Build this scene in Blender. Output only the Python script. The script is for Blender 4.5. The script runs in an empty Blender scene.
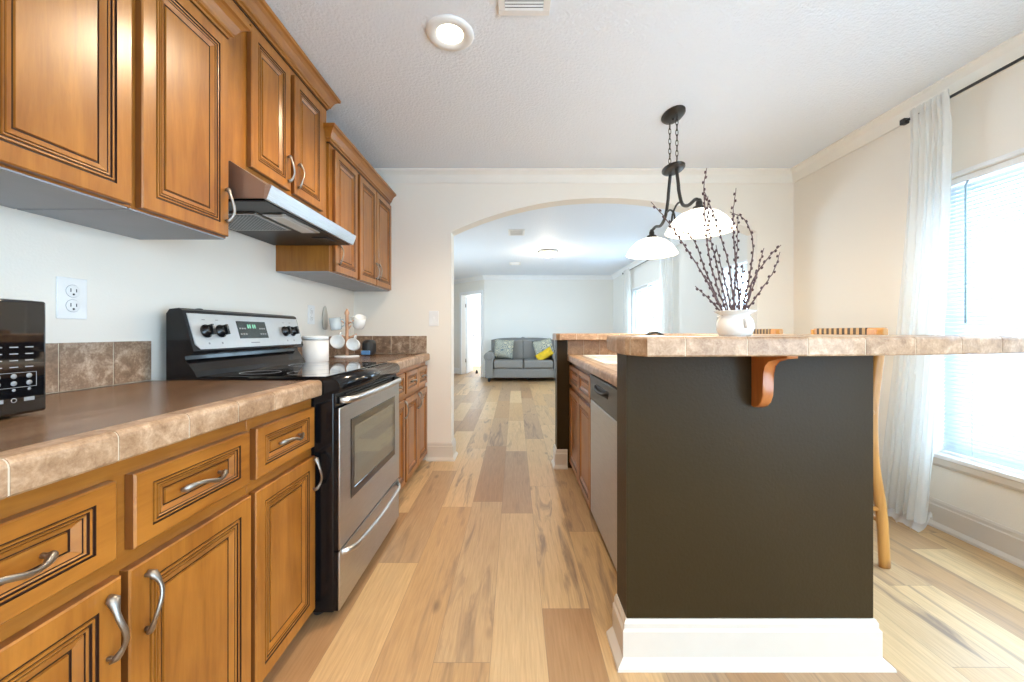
import bpy, bmesh, math, random
from math import sin, cos, pi, radians
from mathutils import Vector, Matrix
random.seed(7)
S = bpy.context.scene
COL = S.collection

# ------------------------------------------------------------------ camera, world, exposure
cam = bpy.data.cameras.new('camera'); camo = bpy.data.objects.new('camera', cam); COL.objects.link(camo)
camo.location = (0, 0, 1.085); camo.rotation_euler = (radians(90), 0, 0)
cam.sensor_width = 36; cam.lens = 392 / 1024 * 36
cam.shift_x = -3 / 1024; cam.shift_y = -9 / 1024; cam.clip_start = 0.02
S.camera = camo
S.view_settings.view_transform = 'Standard'; S.view_settings.look = 'None'
S.view_settings.gamma = 1; S.view_settings.use_curve_mapping = False
S.view_settings.exposure = 0.84
W = bpy.data.worlds.new('world'); S.world = W; W.use_nodes = True
bg = W.node_tree.nodes['Background']; bg.inputs[0].default_value = (0.56, 0.79, 1.0, 1); bg.inputs[1].default_value = 8.4
try:
    S.cycles.use_denoising = True; S.cycles.max_bounces = 10; S.cycles.diffuse_bounces = 6
    S.cycles.transparent_max_bounces = 16; S.cycles.sample_clamp_indirect = 6; S.cycles.caustics_reflective = False
except Exception: pass

def lamp(name, kind, loc, energy, color=(1, .8, .58), size=.05, rot=None, **kw):
    l = bpy.data.lights.new(name, kind); l.energy = energy; l.color = color
    if kind == 'AREA': l.size = size
    else: l.shadow_soft_size = size
    for k, v in kw.items(): setattr(l, k, v)
    o = bpy.data.objects.new(name, l); COL.objects.link(o); o.location = loc
    if rot: o.rotation_euler = rot
    return o
WARM = (1, .80, .56)

# ------------------------------------------------------------------ materials
MATS = {}
class NT:
    def __init__(s, name):
        s.m = bpy.data.materials.new(name); s.m.use_nodes = True; MATS[name] = s.m
        s.t = s.m.node_tree; s.b = s.t.nodes['Principled BSDF']; s.out = s.t.nodes['Material Output']
    def n(s, kind, **kw):
        x = s.t.nodes.new(kind)
        for k, v in kw.items():
            if k.startswith('i_'):
                key = k[2:]; key = int(key) if key.isdigit() else key.replace('_', ' ')
                x.inputs[key].default_value = v
            else: setattr(x, k, v)
        return x
    def l(s, a, b): s.t.links.new(a, b)
    def math(s, op, a, b=None):
        x = s.n('ShaderNodeMath', operation=op)
        for i, v in enumerate((a, b)):
            if v is None: continue
            if isinstance(v, (int, float)): x.inputs[i].default_value = v
            else: s.l(v, x.inputs[i])
        return x.outputs[0]
    def ramp(s, fac, stops):
        x = s.n('ShaderNodeValToRGB'); e = x.color_ramp.elements
        while len(e) < len(stops): e.new(.5)
        for i, (p, c) in enumerate(stops):
            e[i].position = p; e[i].color = (*c, 1)
        s.l(fac, x.inputs[0]); return x.outputs[0]
    def coords(s, kind='Object', scale=(1, 1, 1), rot=(0, 0, 0)):
        c = s.n('ShaderNodeTexCoord') if kind != 'Position' else s.n('ShaderNodeNewGeometry')
        m = s.n('ShaderNodeMapping'); m.inputs['Scale'].default_value = scale; m.inputs['Rotation'].default_value = rot
        s.l(c.outputs[kind], m.inputs[0]); return m.outputs[0]
    def noise(s, vec, scale=5, detail=4, rough=.6, dist=0):
        x = s.n('ShaderNodeTexNoise'); x.inputs['Scale'].default_value = scale; x.inputs['Detail'].default_value = detail
        x.inputs['Roughness'].default_value = rough; x.inputs['Distortion'].default_value = dist
        if vec is not None: s.l(vec, x.inputs['Vector'])
        return x.outputs['Fac']
    def bump(s, h, strength=.3, dist=.002):
        x = s.n('ShaderNodeBump'); x.inputs['Strength'].default_value = strength; x.inputs['Distance'].default_value = dist
        s.l(h, x.inputs['Height']); s.l(x.outputs[0], s.b.inputs['Normal'])
    def mix(s, fac, a, b, mode='MIX'):
        x = s.n('ShaderNodeMix', data_type='RGBA', blend_type=mode)
        for i, v in ((0, fac), (6, a), (7, b)):
            if isinstance(v, (int, float)): x.inputs[i].default_value = v
            elif isinstance(v, tuple): x.inputs[i].default_value = (*v, 1)
            else: s.l(v, x.inputs[i])
        return x.outputs[2]

def mat(name, col, rough=.5, metal=0, coat=0, var=.06, vscale=6, bump=0, bscale=80, spec=.5, emit=None, estr=0):
    t = NT(name); b = t.b
    b.inputs['Roughness'].default_value = rough; b.inputs['Metallic'].default_value = metal
    b.inputs['Coat Weight'].default_value = coat; b.inputs['Specular IOR Level'].default_value = spec
    v = t.coords('Object')
    n = t.noise(v, vscale)
    c = t.ramp(n, [(.3, tuple(x * (1 - var) for x in col)), (.7, tuple(min(1, x * (1 + var)) for x in col))])
    t.l(c, b.inputs['Base Color'])
    if bump: t.bump(t.noise(v, bscale, 2), bump)
    if emit: b.inputs['Emission Color'].default_value = (*emit, 1); b.inputs['Emission Strength'].default_value = estr
    return t.m

def wood(name, dark, light, axis='Z', scale=1, rough=.32, coat=.25, streak=.12):
    t = NT(name); sc = {'Z': (9, 9, .9), 'Y': (9, .9, 9), 'X': (.9, 9, 9)}[axis]
    v = t.coords('Object', tuple(a * scale for a in sc))
    n1 = t.noise(v, 3, 6, .6, .6); v2 = t.coords('Object', tuple(a * scale * 4 for a in sc)); n2 = t.noise(v2, 5, 3, .6)
    v3 = t.coords('Object', (1.6, 1.6, 1.6)); n3 = t.noise(v3, 2.2, 2)
    f = t.math('ADD', t.math('MULTIPLY', n1, .5), t.math('ADD', t.math('MULTIPLY', n2, streak), t.math('MULTIPLY', n3, .5 - streak)))
    c = t.ramp(f, [(.36, dark), (.62, light)])
    t.l(c, t.b.inputs['Base Color']); t.b.inputs['Roughness'].default_value = rough; t.b.inputs['Coat Weight'].default_value = coat
    t.b.inputs['Coat Roughness'].default_value = .25
    t.bump(n2, .06)
    return t.m

M_wood = wood('cabinet_maple', (.23, .074, .008), (.40, .152, .022))
M_woodh = wood('cabinet_maple_horizontal', (.23, .074, .008), (.40, .152, .022), 'Y')
M_glaze = mat('dark_glaze', (.035, .012, .006), .45)
M_stile = wood('cabinet_maple_side', (.13, .038, .007), (.22, .075, .015))
M_oak = wood('honey_oak', (.40, .17, .035), (.58, .28, .07), 'Z', 1.2, .35, .2)
M_corbel = wood('corbel_wood', (.36, .10, .02), (.56, .20, .05), 'Z', 1.2, .35, .3)
M_under = mat('cabinet_underside_shade', (.34, .36, .40), .5)  # unlit grey and floor reflection put into the underside colour
M_steel = NT('brushed_steel'); _v = M_steel.coords('Object', (3, 3, 160)); _n = M_steel.noise(_v, 4, 3)
M_steel.l(M_steel.ramp(_n, [(.3, (.44, .43, .42)), (.7, (.57, .56, .55))]), M_steel.b.inputs['Base Color'])
M_steel.b.inputs['Metallic'].default_value = 1; M_steel.b.inputs['Roughness'].default_value = .33; M_steel.bump(_n, .04)
M_steel = M_steel.m
M_chrome = mat('polished_steel', (.58, .57, .56), .32, 1)
M_pewter = mat('pewter', (.33, .30, .27), .40, 1, var=.15, vscale=60)
M_black = mat('black_enamel', (.006, .006, .007), .16, 0, .15, spec=.3)
M_blackm = mat('black_matte', (.02, .02, .021), .5)
M_glassblack = mat('black_glass', (.004, .004, .005), .04, 0, .6)
M_panelsilver = mat('silver_panel', (.60, .64, .67), .34, .75)
M_white = mat('white_plastic', (.82, .82, .81), .4)
M_trim = mat('white_trim_paint', (.66, .60, .53), .4, var=.02)
M_trimw = mat('window_vinyl', (.86, .87, .88), .4, var=.02)
M_slot = mat('slot_black', (.03, .03, .03), .6)
M_mark = mat('keypad_marks', (.26, .27, .28), .5)
M_markd = mat('grey_print', (.25, .27, .30), .5)
M_lcd = mat('oven_display', (.022, .032, .030), .2, spec=.6)
M_led = mat('lit_digits', (.2, .5, .35), .4, emit=(.3, .9, .6), estr=.05)
M_ceramic = mat('white_ceramic', (.80, .79, .77), .22, coat=.3, var=.03)
M_ceramicb = mat('pale_blue_ceramic', (.55, .62, .66), .25, coat=.3)
M_bronze = mat('bronze_metal', (.055, .05, .045), .42, .7)
M_twig = mat('twig_bark', (.10, .055, .05), .7, var=.3, vscale=60)
M_bud = mat('bud', (.065, .025, .03), .6, var=.3)
M_island = mat('island_paint', (.036, .022, .008), .40, bump=.3, bscale=110, var=.04, spec=.14)
M_sink = mat('sink_enamel', (.82, .80, .76), .25)
M_hoodside = mat('hood_steel_wood_reflection', (.40, .34, .29), .35, .9)  # brown reflection of the cabinet wood put into the steel colour
M_filter = NT('mesh_filter'); _v = M_filter.coords('Object', (1, 1, 1)); _c = M_filter.n('ShaderNodeTexChecker'); _c.inputs['Scale'].default_value = 130
M_filter.l(_v, _c.inputs['Vector']); _c.inputs[1].default_value = (.34, .36, .38, 1); _c.inputs[2].default_value = (.10, .11, .12, 1)
M_filter.l(_c.outputs[0], M_filter.b.inputs['Base Color']); M_filter.b.inputs['Metallic'].default_value = .6; M_filter = M_filter.m

def wallmat(name, col, b=.35):
    t = NT(name); v = t.coords('Position'); n = t.noise(v, 1.2, 2)
    t.l(t.ramp(n, [(.3, tuple(x * .985 for x in col)), (.7, col)]), t.b.inputs['Base Color'])
    t.b.inputs['Roughness'].default_value = .62; t.b.inputs['Specular IOR Level'].default_value = .3
    t.bump(t.noise(v, 70 if b > 1 else 150, 3, .6), b, .003 if b > 1 else .0015); return t.m
M_wall = wallmat('wall_cream', (.85, .80, .72))
M_wallfar = wallmat('wall_living', (.83, .81, .76))
M_ceil = wallmat('ceiling_texture', (.82, .88, .96), 2.0)
M_doorw = mat('door_white', (.83, .85, .87), .4, var=.02)

def tilemat(name, dark, mid, light, scale=16, rough=.42):
    t = NT(name); g = t.n('ShaderNodeNewGeometry'); v = t.coords('Object')
    n = t.noise(v, scale, 8, .65, .4); n2 = t.noise(v, scale * 6, 4, .7)
    f = t.math('ADD', t.math('MULTIPLY', n, .7), t.math('MULTIPLY', n2, .3))
    f = t.math('ADD', f, t.math('MULTIPLY', t.math('SUBTRACT', g.outputs['Random Per Island'], .5), .10))
    t.l(t.ramp(f, [(.34, dark), (.5, mid), (.64, light)]), t.b.inputs['Base Color'])
    t.b.inputs['Roughness'].default_value = rough; t.bump(n2, .15); return t.m
M_edge = tilemat('travertine_edge', (.22, .12, .06), (.38, .235, .135), (.55, .38, .25), 26)
M_splash = tilemat('backsplash_tile', (.13, .08, .05), (.26, .17, .11), (.52, .40, .30), 22, .35)
M_grout = mat('grout', (.62, .54, .42), .8)

t = NT('counter_laminate'); v = t.coords('Object', (7, 1.2, 7)); n = t.noise(v, 2.5, 7, .65, .8)
t.l(t.ramp(n, [(.3, (.085, .042, .018)), (.5, (.165, .086, .04)), (.72, (.26, .15, .08))]), t.b.inputs['Base Color'])
t.b.inputs['Roughness'].default_value = .26; M_counter = t.m
t = NT('bar_surface'); v = t.coords('Object'); n = t.noise(v, 6, 7, .65, .5)
t.l(t.ramp(n, [(.3, (.34, .24, .16)), (.7, (.56, .44, .32))]), t.b.inputs['Base Color'])
t.b.inputs['Roughness'].default_value = .3; M_bartop = t.m

# plank floor: every plank gets its own tone, grain, streaks and knots
t = NT('plank_floor'); g = t.n('ShaderNodeNewGeometry'); sp = t.n('ShaderNodeSeparateXYZ'); t.l(g.outputs['Position'], sp.inputs[0])
PW, PL = .187, 1.22
r = t.math('DIVIDE', t.math('ADD', sp.outputs[0], .455 + 20 * PW), PW); ri = t.math('FLOOR', r); rf = t.math('FRACT', r)
wn = t.n('ShaderNodeTexWhiteNoise', noise_dimensions='1D'); t.l(ri, wn.inputs['W'])
c = t.math('DIVIDE', t.math('ADD', sp.outputs[1], t.math('MULTIPLY', wn.outputs['Value'], PL * 3)), PL); ci = t.math('FLOOR', c); cf = t.math('FRACT', c)
cb = t.n('ShaderNodeCombineXYZ'); t.l(ri, cb.inputs[0]); t.l(ci, cb.inputs[1])
wn2 = t.n('ShaderNodeTexWhiteNoise', noise_dimensions='2D'); t.l(cb.outputs[0], wn2.inputs['Vector'])
rnd = wn2.outputs['Value']
base = t.ramp(rnd, [(0, (.40, .225, .105)), (.2, (.46, .27, .125)), (.4, (.58, .365, .17)), (.62, (.66, .45, .235)), (.82, (.50, .32, .165)), (1, (.42, .265, .15))])
off = t.n('ShaderNodeCombineXYZ'); t.l(t.math('MULTIPLY', rnd, 37), off.inputs[0]); t.l(t.math('MULTIPLY', rnd, 91), off.inputs[1])
va = t.n('ShaderNodeVectorMath', operation='ADD'); t.l(g.outputs['Position'], va.inputs[0]); t.l(off.outputs[0], va.inputs[1])
mp = t.n('ShaderNodeMapping'); mp.inputs['Scale'].default_value = (7, .7, 1); t.l(va.outputs[0], mp.inputs[0])
g1 = t.noise(mp.outputs[0], 2.2, 5, .6, 1.2)
mp2 = t.n('ShaderNodeMapping'); mp2.inputs['Scale'].default_value = (42, 2, 1); t.l(va.outputs[0], mp2.inputs[0])
g2 = t.noise(mp2.outputs[0], 3, 6, .6, .4)
mp3 = t.n('ShaderNodeMapping'); mp3.inputs['Scale'].default_value = (5.5, 2.2, 1); t.l(va.outputs[0], mp3.inputs[0])
vo = t.n('ShaderNodeTexVoronoi'); vo.inputs['Scale'].default_value = 1.0; t.l(mp3.outputs[0], vo.inputs['Vector'])
knot = t.ramp(vo.outputs['Distance'], [(.03, (1, 1, 1)), (.11, (0, 0, 0))])
c1 = t.mix(t.ramp(g2, [(.3, (0, 0, 0)), (.7, (1, 1, 1))]), (.84, .80, .76), (1.08, 1.08, 1.08)); 
c2 = t.mix(1.0, base, c1, 'MULTIPLY')
streak = t.ramp(g1, [(.52, (0, 0, 0)), (.68, (1, 1, 1))])
sk = t.math('MULTIPLY', streak, t.math('MULTIPLY', t.ramp(wn2.outputs['Color'], [(.3, (.15,) * 3), (.75, (1,) * 3)]), .82))
c3 = t.mix(sk, c2, (.19, .115, .075))
c4 = t.mix(t.math('MULTIPLY', knot, .6), c3, (.12, .07, .045))
ex = t.math('MINIMUM', rf, t.math('SUBTRACT', 1, rf)); ey = t.math('MINIMUM', cf, t.math('SUBTRACT', 1, cf))
gx = t.math('LESS_THAN', ex, .006); gy = t.math('LESS_THAN', ey, .0012)
c5 = t.mix(t.math('MULTIPLY', t.math('MAXIMUM', gx, gy), .45), c4, (.16, .10, .06))
t.l(c5, t.b.inputs['Base Color']); t.b.inputs['Roughness'].default_value = .38; t.bump(g2, .05); M_floor = t.m

t = NT('grey_sofa_fabric'); v = t.coords('Object'); n = t.noise(v, 220, 2)
t.l(t.ramp(n, [(.3, (.20, .195, .185)), (.7, (.28, .27, .255))]), t.b.inputs['Base Color']); t.b.inputs['Roughness'].default_value = .9; t.bump(n, .3); M_sofa = t.m
t = NT('floral_pillow'); v = t.coords('Object'); vo = t.n('ShaderNodeTexVoronoi'); vo.inputs['Scale'].default_value = 9; t.l(v, vo.inputs['Vector'])
w = t.math('SINE', t.math('MULTIPLY', vo.outputs['Distance'], 34)); n = t.math('ADD', w, t.noise(v, 12, 3))
t.l(t.ramp(n, [(.2, (.16, .20, .22)), (.42, (.26, .29, .30)), (.55, (.68, .66, .56)), (.9, (.55, .51, .36))]), t.b.inputs['Base Color']); t.b.inputs['Roughness'].default_value = .9; M_floral = t.m
M_yellow = mat('mustard_fabric', (.72, .47, .02), .85, var=.2, vscale=14, bump=.3)

def shader_mix(name, col, transl=.35, transp=.25):
    t = NT(name); d = t.n('ShaderNodeBsdfDiffuse'); d.inputs[0].default_value = (*col, 1)
    tr = t.n('ShaderNodeBsdfTranslucent'); tr.inputs[0].default_value = (*col, 1); tp = t.n('ShaderNodeBsdfTransparent')
    m1 = t.n('ShaderNodeMixShader'); m1.inputs[0].default_value = transl; t.l(d.outputs[0], m1.inputs[1]); t.l(tr.outputs[0], m1.inputs[2])
    m2 = t.n('ShaderNodeMixShader'); m2.inputs[0].default_value = transp; t.l(m1.outputs[0], m2.inputs[1]); t.l(tp.outputs[0], m2.inputs[2])
    v = t.coords('Object'); n = t.noise(v, 30, 3)
    t.l(t.ramp(n, [(.3, tuple(x * .96 for x in col)), (.7, col)]), d.inputs[0])
    t.l(m2.outputs[0], t.out.inputs[0]); return t.m
M_sheer = shader_mix('sheer_fabric', (.95, .95, .93), .55, .25)
M_slat = shader_mix('blind_slat', (.66, .74, .80), .05, 0)
t = NT('window_glass'); gl = t.n('ShaderNodeBsdfGlossy'); gl.inputs['Roughness'].default_value = .02; tp = t.n('ShaderNodeBsdfTransparent')
m = t.n('ShaderNodeMixShader'); fr = t.n('ShaderNodeFresnel'); fr.inputs[0].default_value = 1.45; m.inputs[0].default_value = .05; t.l(tp.outputs[0], m.inputs[1]); t.l(gl.outputs[0], m.inputs[2]); t.l(m.outputs[0], t.out.inputs[0]); M_glass = t.m
M_shade = mat('frosted_glass_lit', (.95, .92, .86), .5, emit=(1, .90, .74), estr=1.1)
M_bulb = mat('lit_lens', (1, .97, .9), .4, emit=(1, .90, .72), estr=5)
M_dome = mat('lit_dome_glass', (1, .97, .9), .4, emit=(1, .86, .62), estr=1.5)

# ------------------------------------------------------------------ mesh helpers
class MB:
    def __init__(s): s.bm = bmesh.new(); s.mats = []
    def mi(s, m):
        if m not in s.mats: s.mats.append(m)
        return s.mats.index(m)
    def face(s, vs, m, smooth=False):
        try: f = s.bm.faces.new(vs)
        except ValueError: return None
        f.material_index = s.mi(m); f.smooth = smooth; return f
    def box(s, a, b, m, bev=0, seg=2):
        x0, x1 = sorted((a[0], b[0])); y0, y1 = sorted((a[1], b[1])); z0, z1 = sorted((a[2], b[2]))
        V = [s.bm.verts.new(p) for p in ((x0, y0, z0), (x1, y0, z0), (x1, y1, z0), (x0, y1, z0), (x0, y0, z1), (x1, y0, z1), (x1, y1, z1), (x0, y1, z1))]
        F = [s.face([V[i] for i in q], m) for q in ((0, 3, 2, 1), (4, 5, 6, 7), (0, 1, 5, 4), (1, 2, 6, 5), (2, 3, 7, 6), (3, 0, 4, 7))]
        if bev:
            E = list({e for f in F for e in f.edges})
            r = bmesh.ops.bevel(s.bm, geom=E, offset=bev, segments=seg, profile=.5, affect='EDGES', material=-1)
            for f in r['faces']: f.smooth = True
        return s
    def prism(s, pts, m, lo, hi, axis='Y', smooth=False, bev=0):
        def P(p, d):
            return {'Y': (p[0], d, p[1]), 'X': (d, p[0], p[1]), 'Z': (p[0], p[1], d)}[axis]
        A = [s.bm.verts.new(P(p, lo)) for p in pts]; B = [s.bm.verts.new(P(p, hi)) for p in pts]
        n = len(pts); fs = []
        for i in range(n): s.face([A[i], B[i], B[(i + 1) % n], A[(i + 1) % n]], m, smooth)
        if n > 4 and not bev:
            from mathutils.geometry import tessellate_polygon
            for tri in tessellate_polygon([[Vector((*p, 0)) for p in pts]]): s.face([A[i] for i in tri], m); s.face([B[i] for i in tri[::-1]], m)
        else: fs = [s.face(A, m), s.face(B[::-1], m)]
        if bev:
            E = list({e for f in fs for e in f.edges})
            bmesh.ops.bevel(s.bm, geom=E, offset=bev, segments=2, profile=.5, affect='EDGES', material=-1)
        
        return s
    def tube(s, pts, rad, m, n=10, caps=True, flat=None, closed=False):
        pts = [Vector(p) for p in pts]; N = len(pts)
        if isinstance(rad, (int, float)): rad = [rad] * N
        tang = []
        for i in range(N):
            if closed: d = pts[(i + 1) % N] - pts[i - 1]
            else: d = pts[min(i + 1, N - 1)] - pts[max(i - 1, 0)]
            tang.append(d.normalized())
        u = tang[0].orthogonal().normalized() if flat is None else (Vector(flat) - tang[0] * Vector(flat).dot(tang[0])).normalized()
        rings = []
        for i in range(N):
            u = (u - tang[i] * u.dot(tang[i])).normalized(); w = tang[i].cross(u)
            r = rad[i]; ru, rw = (r, r) if isinstance(r, (int, float)) else r
            rings.append([s.bm.verts.new(pts[i] + u * ru * cos(2 * pi * k / n) + w * rw * sin(2 * pi * k / n)) for k in range(n)])
        for i in range(N if closed else N - 1):
            A, B = rings[i], rings[(i + 1) % N]
            for k in range(n): s.face([A[k], A[(k + 1) % n], B[(k + 1) % n], B[k]], m, True)
        if caps and not closed: s.face(rings[0][::-1], m, True); s.face(rings[-1], m, True)
        return s
    def lathe(s, prof, m, c=(0, 0, 0), n=32, axis='Z', mats=None, close=False):
        c = Vector(c); rings = []
        for r, h in prof:
            if r < 1e-6: rings.append([s.bm.verts.new(c + s._ax(0, 0, h, axis))])
            else: rings.append([s.bm.verts.new(c + s._ax(r * cos(2 * pi * k / n), r * sin(2 * pi * k / n), h, axis)) for k in range(n)])
        for i in range(len(rings) - 1):
            A, B = rings[i], rings[i + 1]; mm = mats[i] if mats else m
            for k in range(n):
                q = [A[k % len(A)], A[(k + 1) % len(A)], B[(k + 1) % len(B)], B[k % len(B)]]
                q2 = []
                for v in q:
                    if v not in q2: q2.append(v)
                if len(q2) > 2: s.face(q2, mm, True)
        return s
    @staticmethod
    def _ax(a, b, h, axis):
        return Vector({'Z': (a, b, h), 'X': (h, a, b), 'Y': (b, h, a)}[axis])
    def ball(s, c, r, m, sub=2):
        rr = (r, r, r) if isinstance(r, (int, float)) else r
        x = bmesh.ops.create_icosphere(s.bm, subdivisions=sub, radius=1, matrix=Matrix.Translation(c) @ Matrix.Diagonal((*rr, 1)))
        for f in {f for v in x['verts'] for f in v.link_faces}: f.material_index = s.mi(m); f.smooth = True
        return s
    def ring_panel(s, O, U, V, N, w, h, prof, ku=1.0):
        """concentric rectangular mouldings; prof = (inset, height, material of the band leading to it)"""
        O, U, V, N = map(Vector, (O, U, V, N)); prev = None
        for d, z, m in prof:
            du = d * ku
            R = [s.bm.verts.new(O + U * a + V * b + N * z) for a, b in ((du, d), (w - du, d), (w - du, h - d), (du, h - d))]
            if prev is None: s.face(R[::-1], m)
            else:
                for i in range(4): s.face([prev[i], prev[(i + 1) % 4], R[(i + 1) % 4], R[i]], m)
            prev = R
        s.face(prev, prof[-1][2]); return s
    def sweep(s, path, prof, m, closed=False, smooth=False, z=0):
        """prof (outward offset, z) swept along a horizontal path; outward = right of travel"""
        P = [Vector((p[0], p[1])) for p in path]; N = len(P); rings = []
        for i in range(N):
            dirs = []
            if i > 0 or closed: dirs.append((P[i] - P[i - 1]).normalized())
            if i < N - 1 or closed: dirs.append((P[(i + 1) % N] - P[i]).normalized())
            ns = [Vector((d.y, -d.x)) for d in dirs]; nn = sum(ns, Vector((0, 0))) / len(ns)
            nn = nn / max(nn.length_squared, .2)
            rings.append([s.bm.verts.new((P[i].x + nn.x * o, P[i].y + nn.y * o, z + h)) for o, h in prof])
        K = len(prof)
        for i in range(N if closed else N - 1):
            A, B = rings[i], rings[(i + 1) % N]
            for k in range(K): s.face([A[k], B[k], B[(k + 1) % K], A[(k + 1) % K]], m, smooth)
        if not closed: s.face(rings[0], m); s.face(rings[-1][::-1], m)
        return s
    def build(s, name, parent=None, origin=None, mods=None):
        bm = s.bm; bmesh.ops.recalc_face_normals(bm, faces=bm.faces[:])
        org = Vector(parent['_o']) if parent is not None else Vector(origin or (0, 0, 0))
        bmesh.ops.translate(bm, verts=bm.verts[:], vec=-org)
        me = bpy.data.meshes.new(name); bm.to_mesh(me); bm.free()
        for m in s.mats: me.materials.append(m)
        o = bpy.data.objects.new(name, me); COL.objects.link(o)
        if parent is not None: o.parent = parent
        else: o.location = org
        o['_o'] = tuple(org)
        if mods: mods(o)
        return o

def thing(name, loc, label, cat, group=None):
    o = bpy.data.objects.new(name, None); COL.objects.link(o); o.location = loc; o.empty_display_size = .05
    o['_o'] = tuple(loc); return tag(o, label, cat, group)
def tag(o, label, cat, group=None):
    o['label'] = label; o['category'] = cat
    if group: o['group'] = group
    return o
def struct(o): o['kind'] = 'structure'; return o
def subsurf(lv=1):
    def f(o):
        m = o.modifiers.new('s', 'SUBSURF'); m.levels = lv; m.render_levels = lv
    return f
def copy_tree(o, parent=None):
    c = o.copy(); COL.objects.link(c); c.parent = parent
    for ch in list(o.children): copy_tree(ch, c)
    return c

# ------------------------------------------------------------------ room shell
XL, XR, YB, ZC = -1.365, 2.36, 3.32, 2.44
YO = -2.2; YF = 9.42
m = MB(); m.box((-4.6, YO, -.06), (XR + .14, 14.2, 0), M_floor); struct(m.build('floor'))
m = MB(); m.box((-4.6, YO, ZC), (XR + .14, 14.2, ZC + .1), M_ceil); struct(m.build('ceiling'))
m = MB(); m.box((XL - .12, YO, 0), (XL, YB + .14, ZC), M_wall); struct(m.build('wall_left'))

def holed(m, mt, x0, x1, y0, y1, z0, z1, holes):
    ys = sorted({y0, y1, *[h[0] for h in holes], *[h[1] for h in holes]}); zs = sorted({z0, z1, *[h[2] for h in holes], *[h[3] for h in holes]})
    for i in range(len(ys) - 1):
        for j in range(len(zs) - 1):
            cy, cz = (ys[i] + ys[i + 1]) / 2, (zs[j] + zs[j + 1]) / 2
            if any(h[0] < cy < h[1] and h[2] < cz < h[3] for h in holes): continue
            m.box((x0, ys[i], zs[j]), (x1, ys[i + 1], zs[j + 1]), mt)
W1 = (.72, 2.20, .405, 1.915); W2 = (6.15, 7.84, .75, 1.93); W3 = (3.92, 4.42, .5, 1.80); W4_ADDED = (-1.9, -.1, .05, 2.05)
m = MB(); holed(m, M_wall, XR, XR + .14, YO, YB + .14, 0, ZC, [W1, W4_ADDED]); struct(m.build('wall_right'))
m = MB(); GX0, GX1, GZ = .4, 1.9, 2.08
for a, b in (((XL - .12, 0), (GX0, ZC)), ((GX1, 0), (XR + .14, ZC)), ((GX0, GZ), (GX1, ZC)), ((GX0, 0), (GX1, .95))): m.box((a[0], YO - .12, a[1]), (b[0], YO, b[1]), M_wall)
struct(m.build('wall_front'))
d2 = thing('window_5', ((GX0 + GX1) / 2, YO - .06, 0), '', ''); del d2['label'], d2['category']; struct(d2)  # unseen window added behind the camera to let in daylight
for k, (a, b) in enumerate(((GX0, 1.18), (1.12, GX1))):
    dy = -.05 - .03 * k; m = MB()
    for q in ((a, a + .06, .95, GZ), (b - .06, b, .95, GZ), (a + .06, b - .06, .95, 1.03), (a + .06, b - .06, GZ - .06, GZ)): m.box((q[0], YO + dy - .025, q[2]), (q[1], YO + dy, q[3]), M_trimw, .003)
    m.build('sash', d2)
    m = MB(); m.box((a + .05, YO + dy - .014, 1.0), (b - .05, YO + dy - .010, GZ - .05), M_glass); m.build('pane', d2)
m = MB(); holed(m, M_wallfar, XR, XR + .14, YB + .14, YF, 0, ZC, [W2, W3]); struct(m.build('wall_living_right'))
# arch wall
AX0, AX1, SPR, PK = -.539, 2.05, 1.932, 2.22
hw = (AX1 - AX0) / 2; cxa = (AX0 + AX1) / 2; sag = PK - SPR; R = (hw * hw + sag * sag) / (2 * sag); a0 = math.asin(hw / R)
arc = [(cxa + R * sin(a), PK - R + R * cos(a)) for a in [-a0 + 2 * a0 * i / 40 for i in range(41)]]
pts = [(XL, 0), (AX0, 0)] + arc + [(AX1, 0), (XR, 0), (XR, ZC), (XL, ZC)]
m = MB(); m.prism(pts, M_wall, YB, YB + .14, 'Y'); struct(m.build('wall_back'))
# living room
m = MB(); m.box((-.738, YF, 0), (XR + .14, YF + .12, ZC), M_wallfar); struct(m.build('wall_living_back'))
W5_ADDED = (5.6, 7.5, .75, 2.05)  # unseen opening added to brighten the living room
m = MB(); holed(m, M_wallfar, -2.32, -2.2, YB + .14, 10.95, 0, ZC, [W5_ADDED]); struct(m.build('wall_living_left'))
m = MB(); m.box((-2.2, YB + .02, 0), (XL - .12, YB + .14, ZC), M_wallfar); struct(m.build('wall_living_front'))
# angled wall with the doorway
P0 = Vector((-.738, YF)); dd = Vector((-.842, .88)).normalized(); nn = Vector((dd.y, -dd.x)) * -1  # nn points to the room behind
if nn.y < 0: nn = -nn
def aw(m, mt, t0, t1, z0, z1, d0=0, d1=.12):
    q = [P0 + dd * t0 + nn * d0, P0 + dd * t1 + nn * d0, P0 + dd * t1 + nn * d1, P0 + dd * t0 + nn * d1]
    m.prism([(p.x, p.y) for p in q], mt, z0, z1, 'Z')
D0, D1, DH = .11, .91, 2.03
m = MB(); aw(m, M_wallfar, 0, D0, 0, ZC); aw(m, M_wallfar, D1, 2.15, 0, ZC); aw(m, M_wallfar, D0, D1, DH, ZC); struct(m.build('wall_angled'))
m = MB(); aw(m, M_trimw, D0 - .07, D0, 0, DH + .07, -.02, 0); aw(m, M_trimw, D1, D1 + .07, 0, DH + .07, -.02, 0); aw(m, M_trimw, D0, D1, DH, DH + .07, -.02, 0)
struct(m.build('trim_doorway'))
m = MB(); m.box((-3.6, 12.4, 0), (.8, 12.52, ZC), M_doorw); m.box((.68, YF + .12, 0), (.8, 12.4, ZC), M_doorw); m.box((-3.6, 10.9, 0), (-3.48, 12.4, ZC), M_doorw)
struct(m.build('wall_bedroom'))
m = MB(); m.box((-3.48, 12.38, 0), (.68, 12.4, .13), M_trimw); struct(m.build('baseboard_bedroom'))
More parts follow.
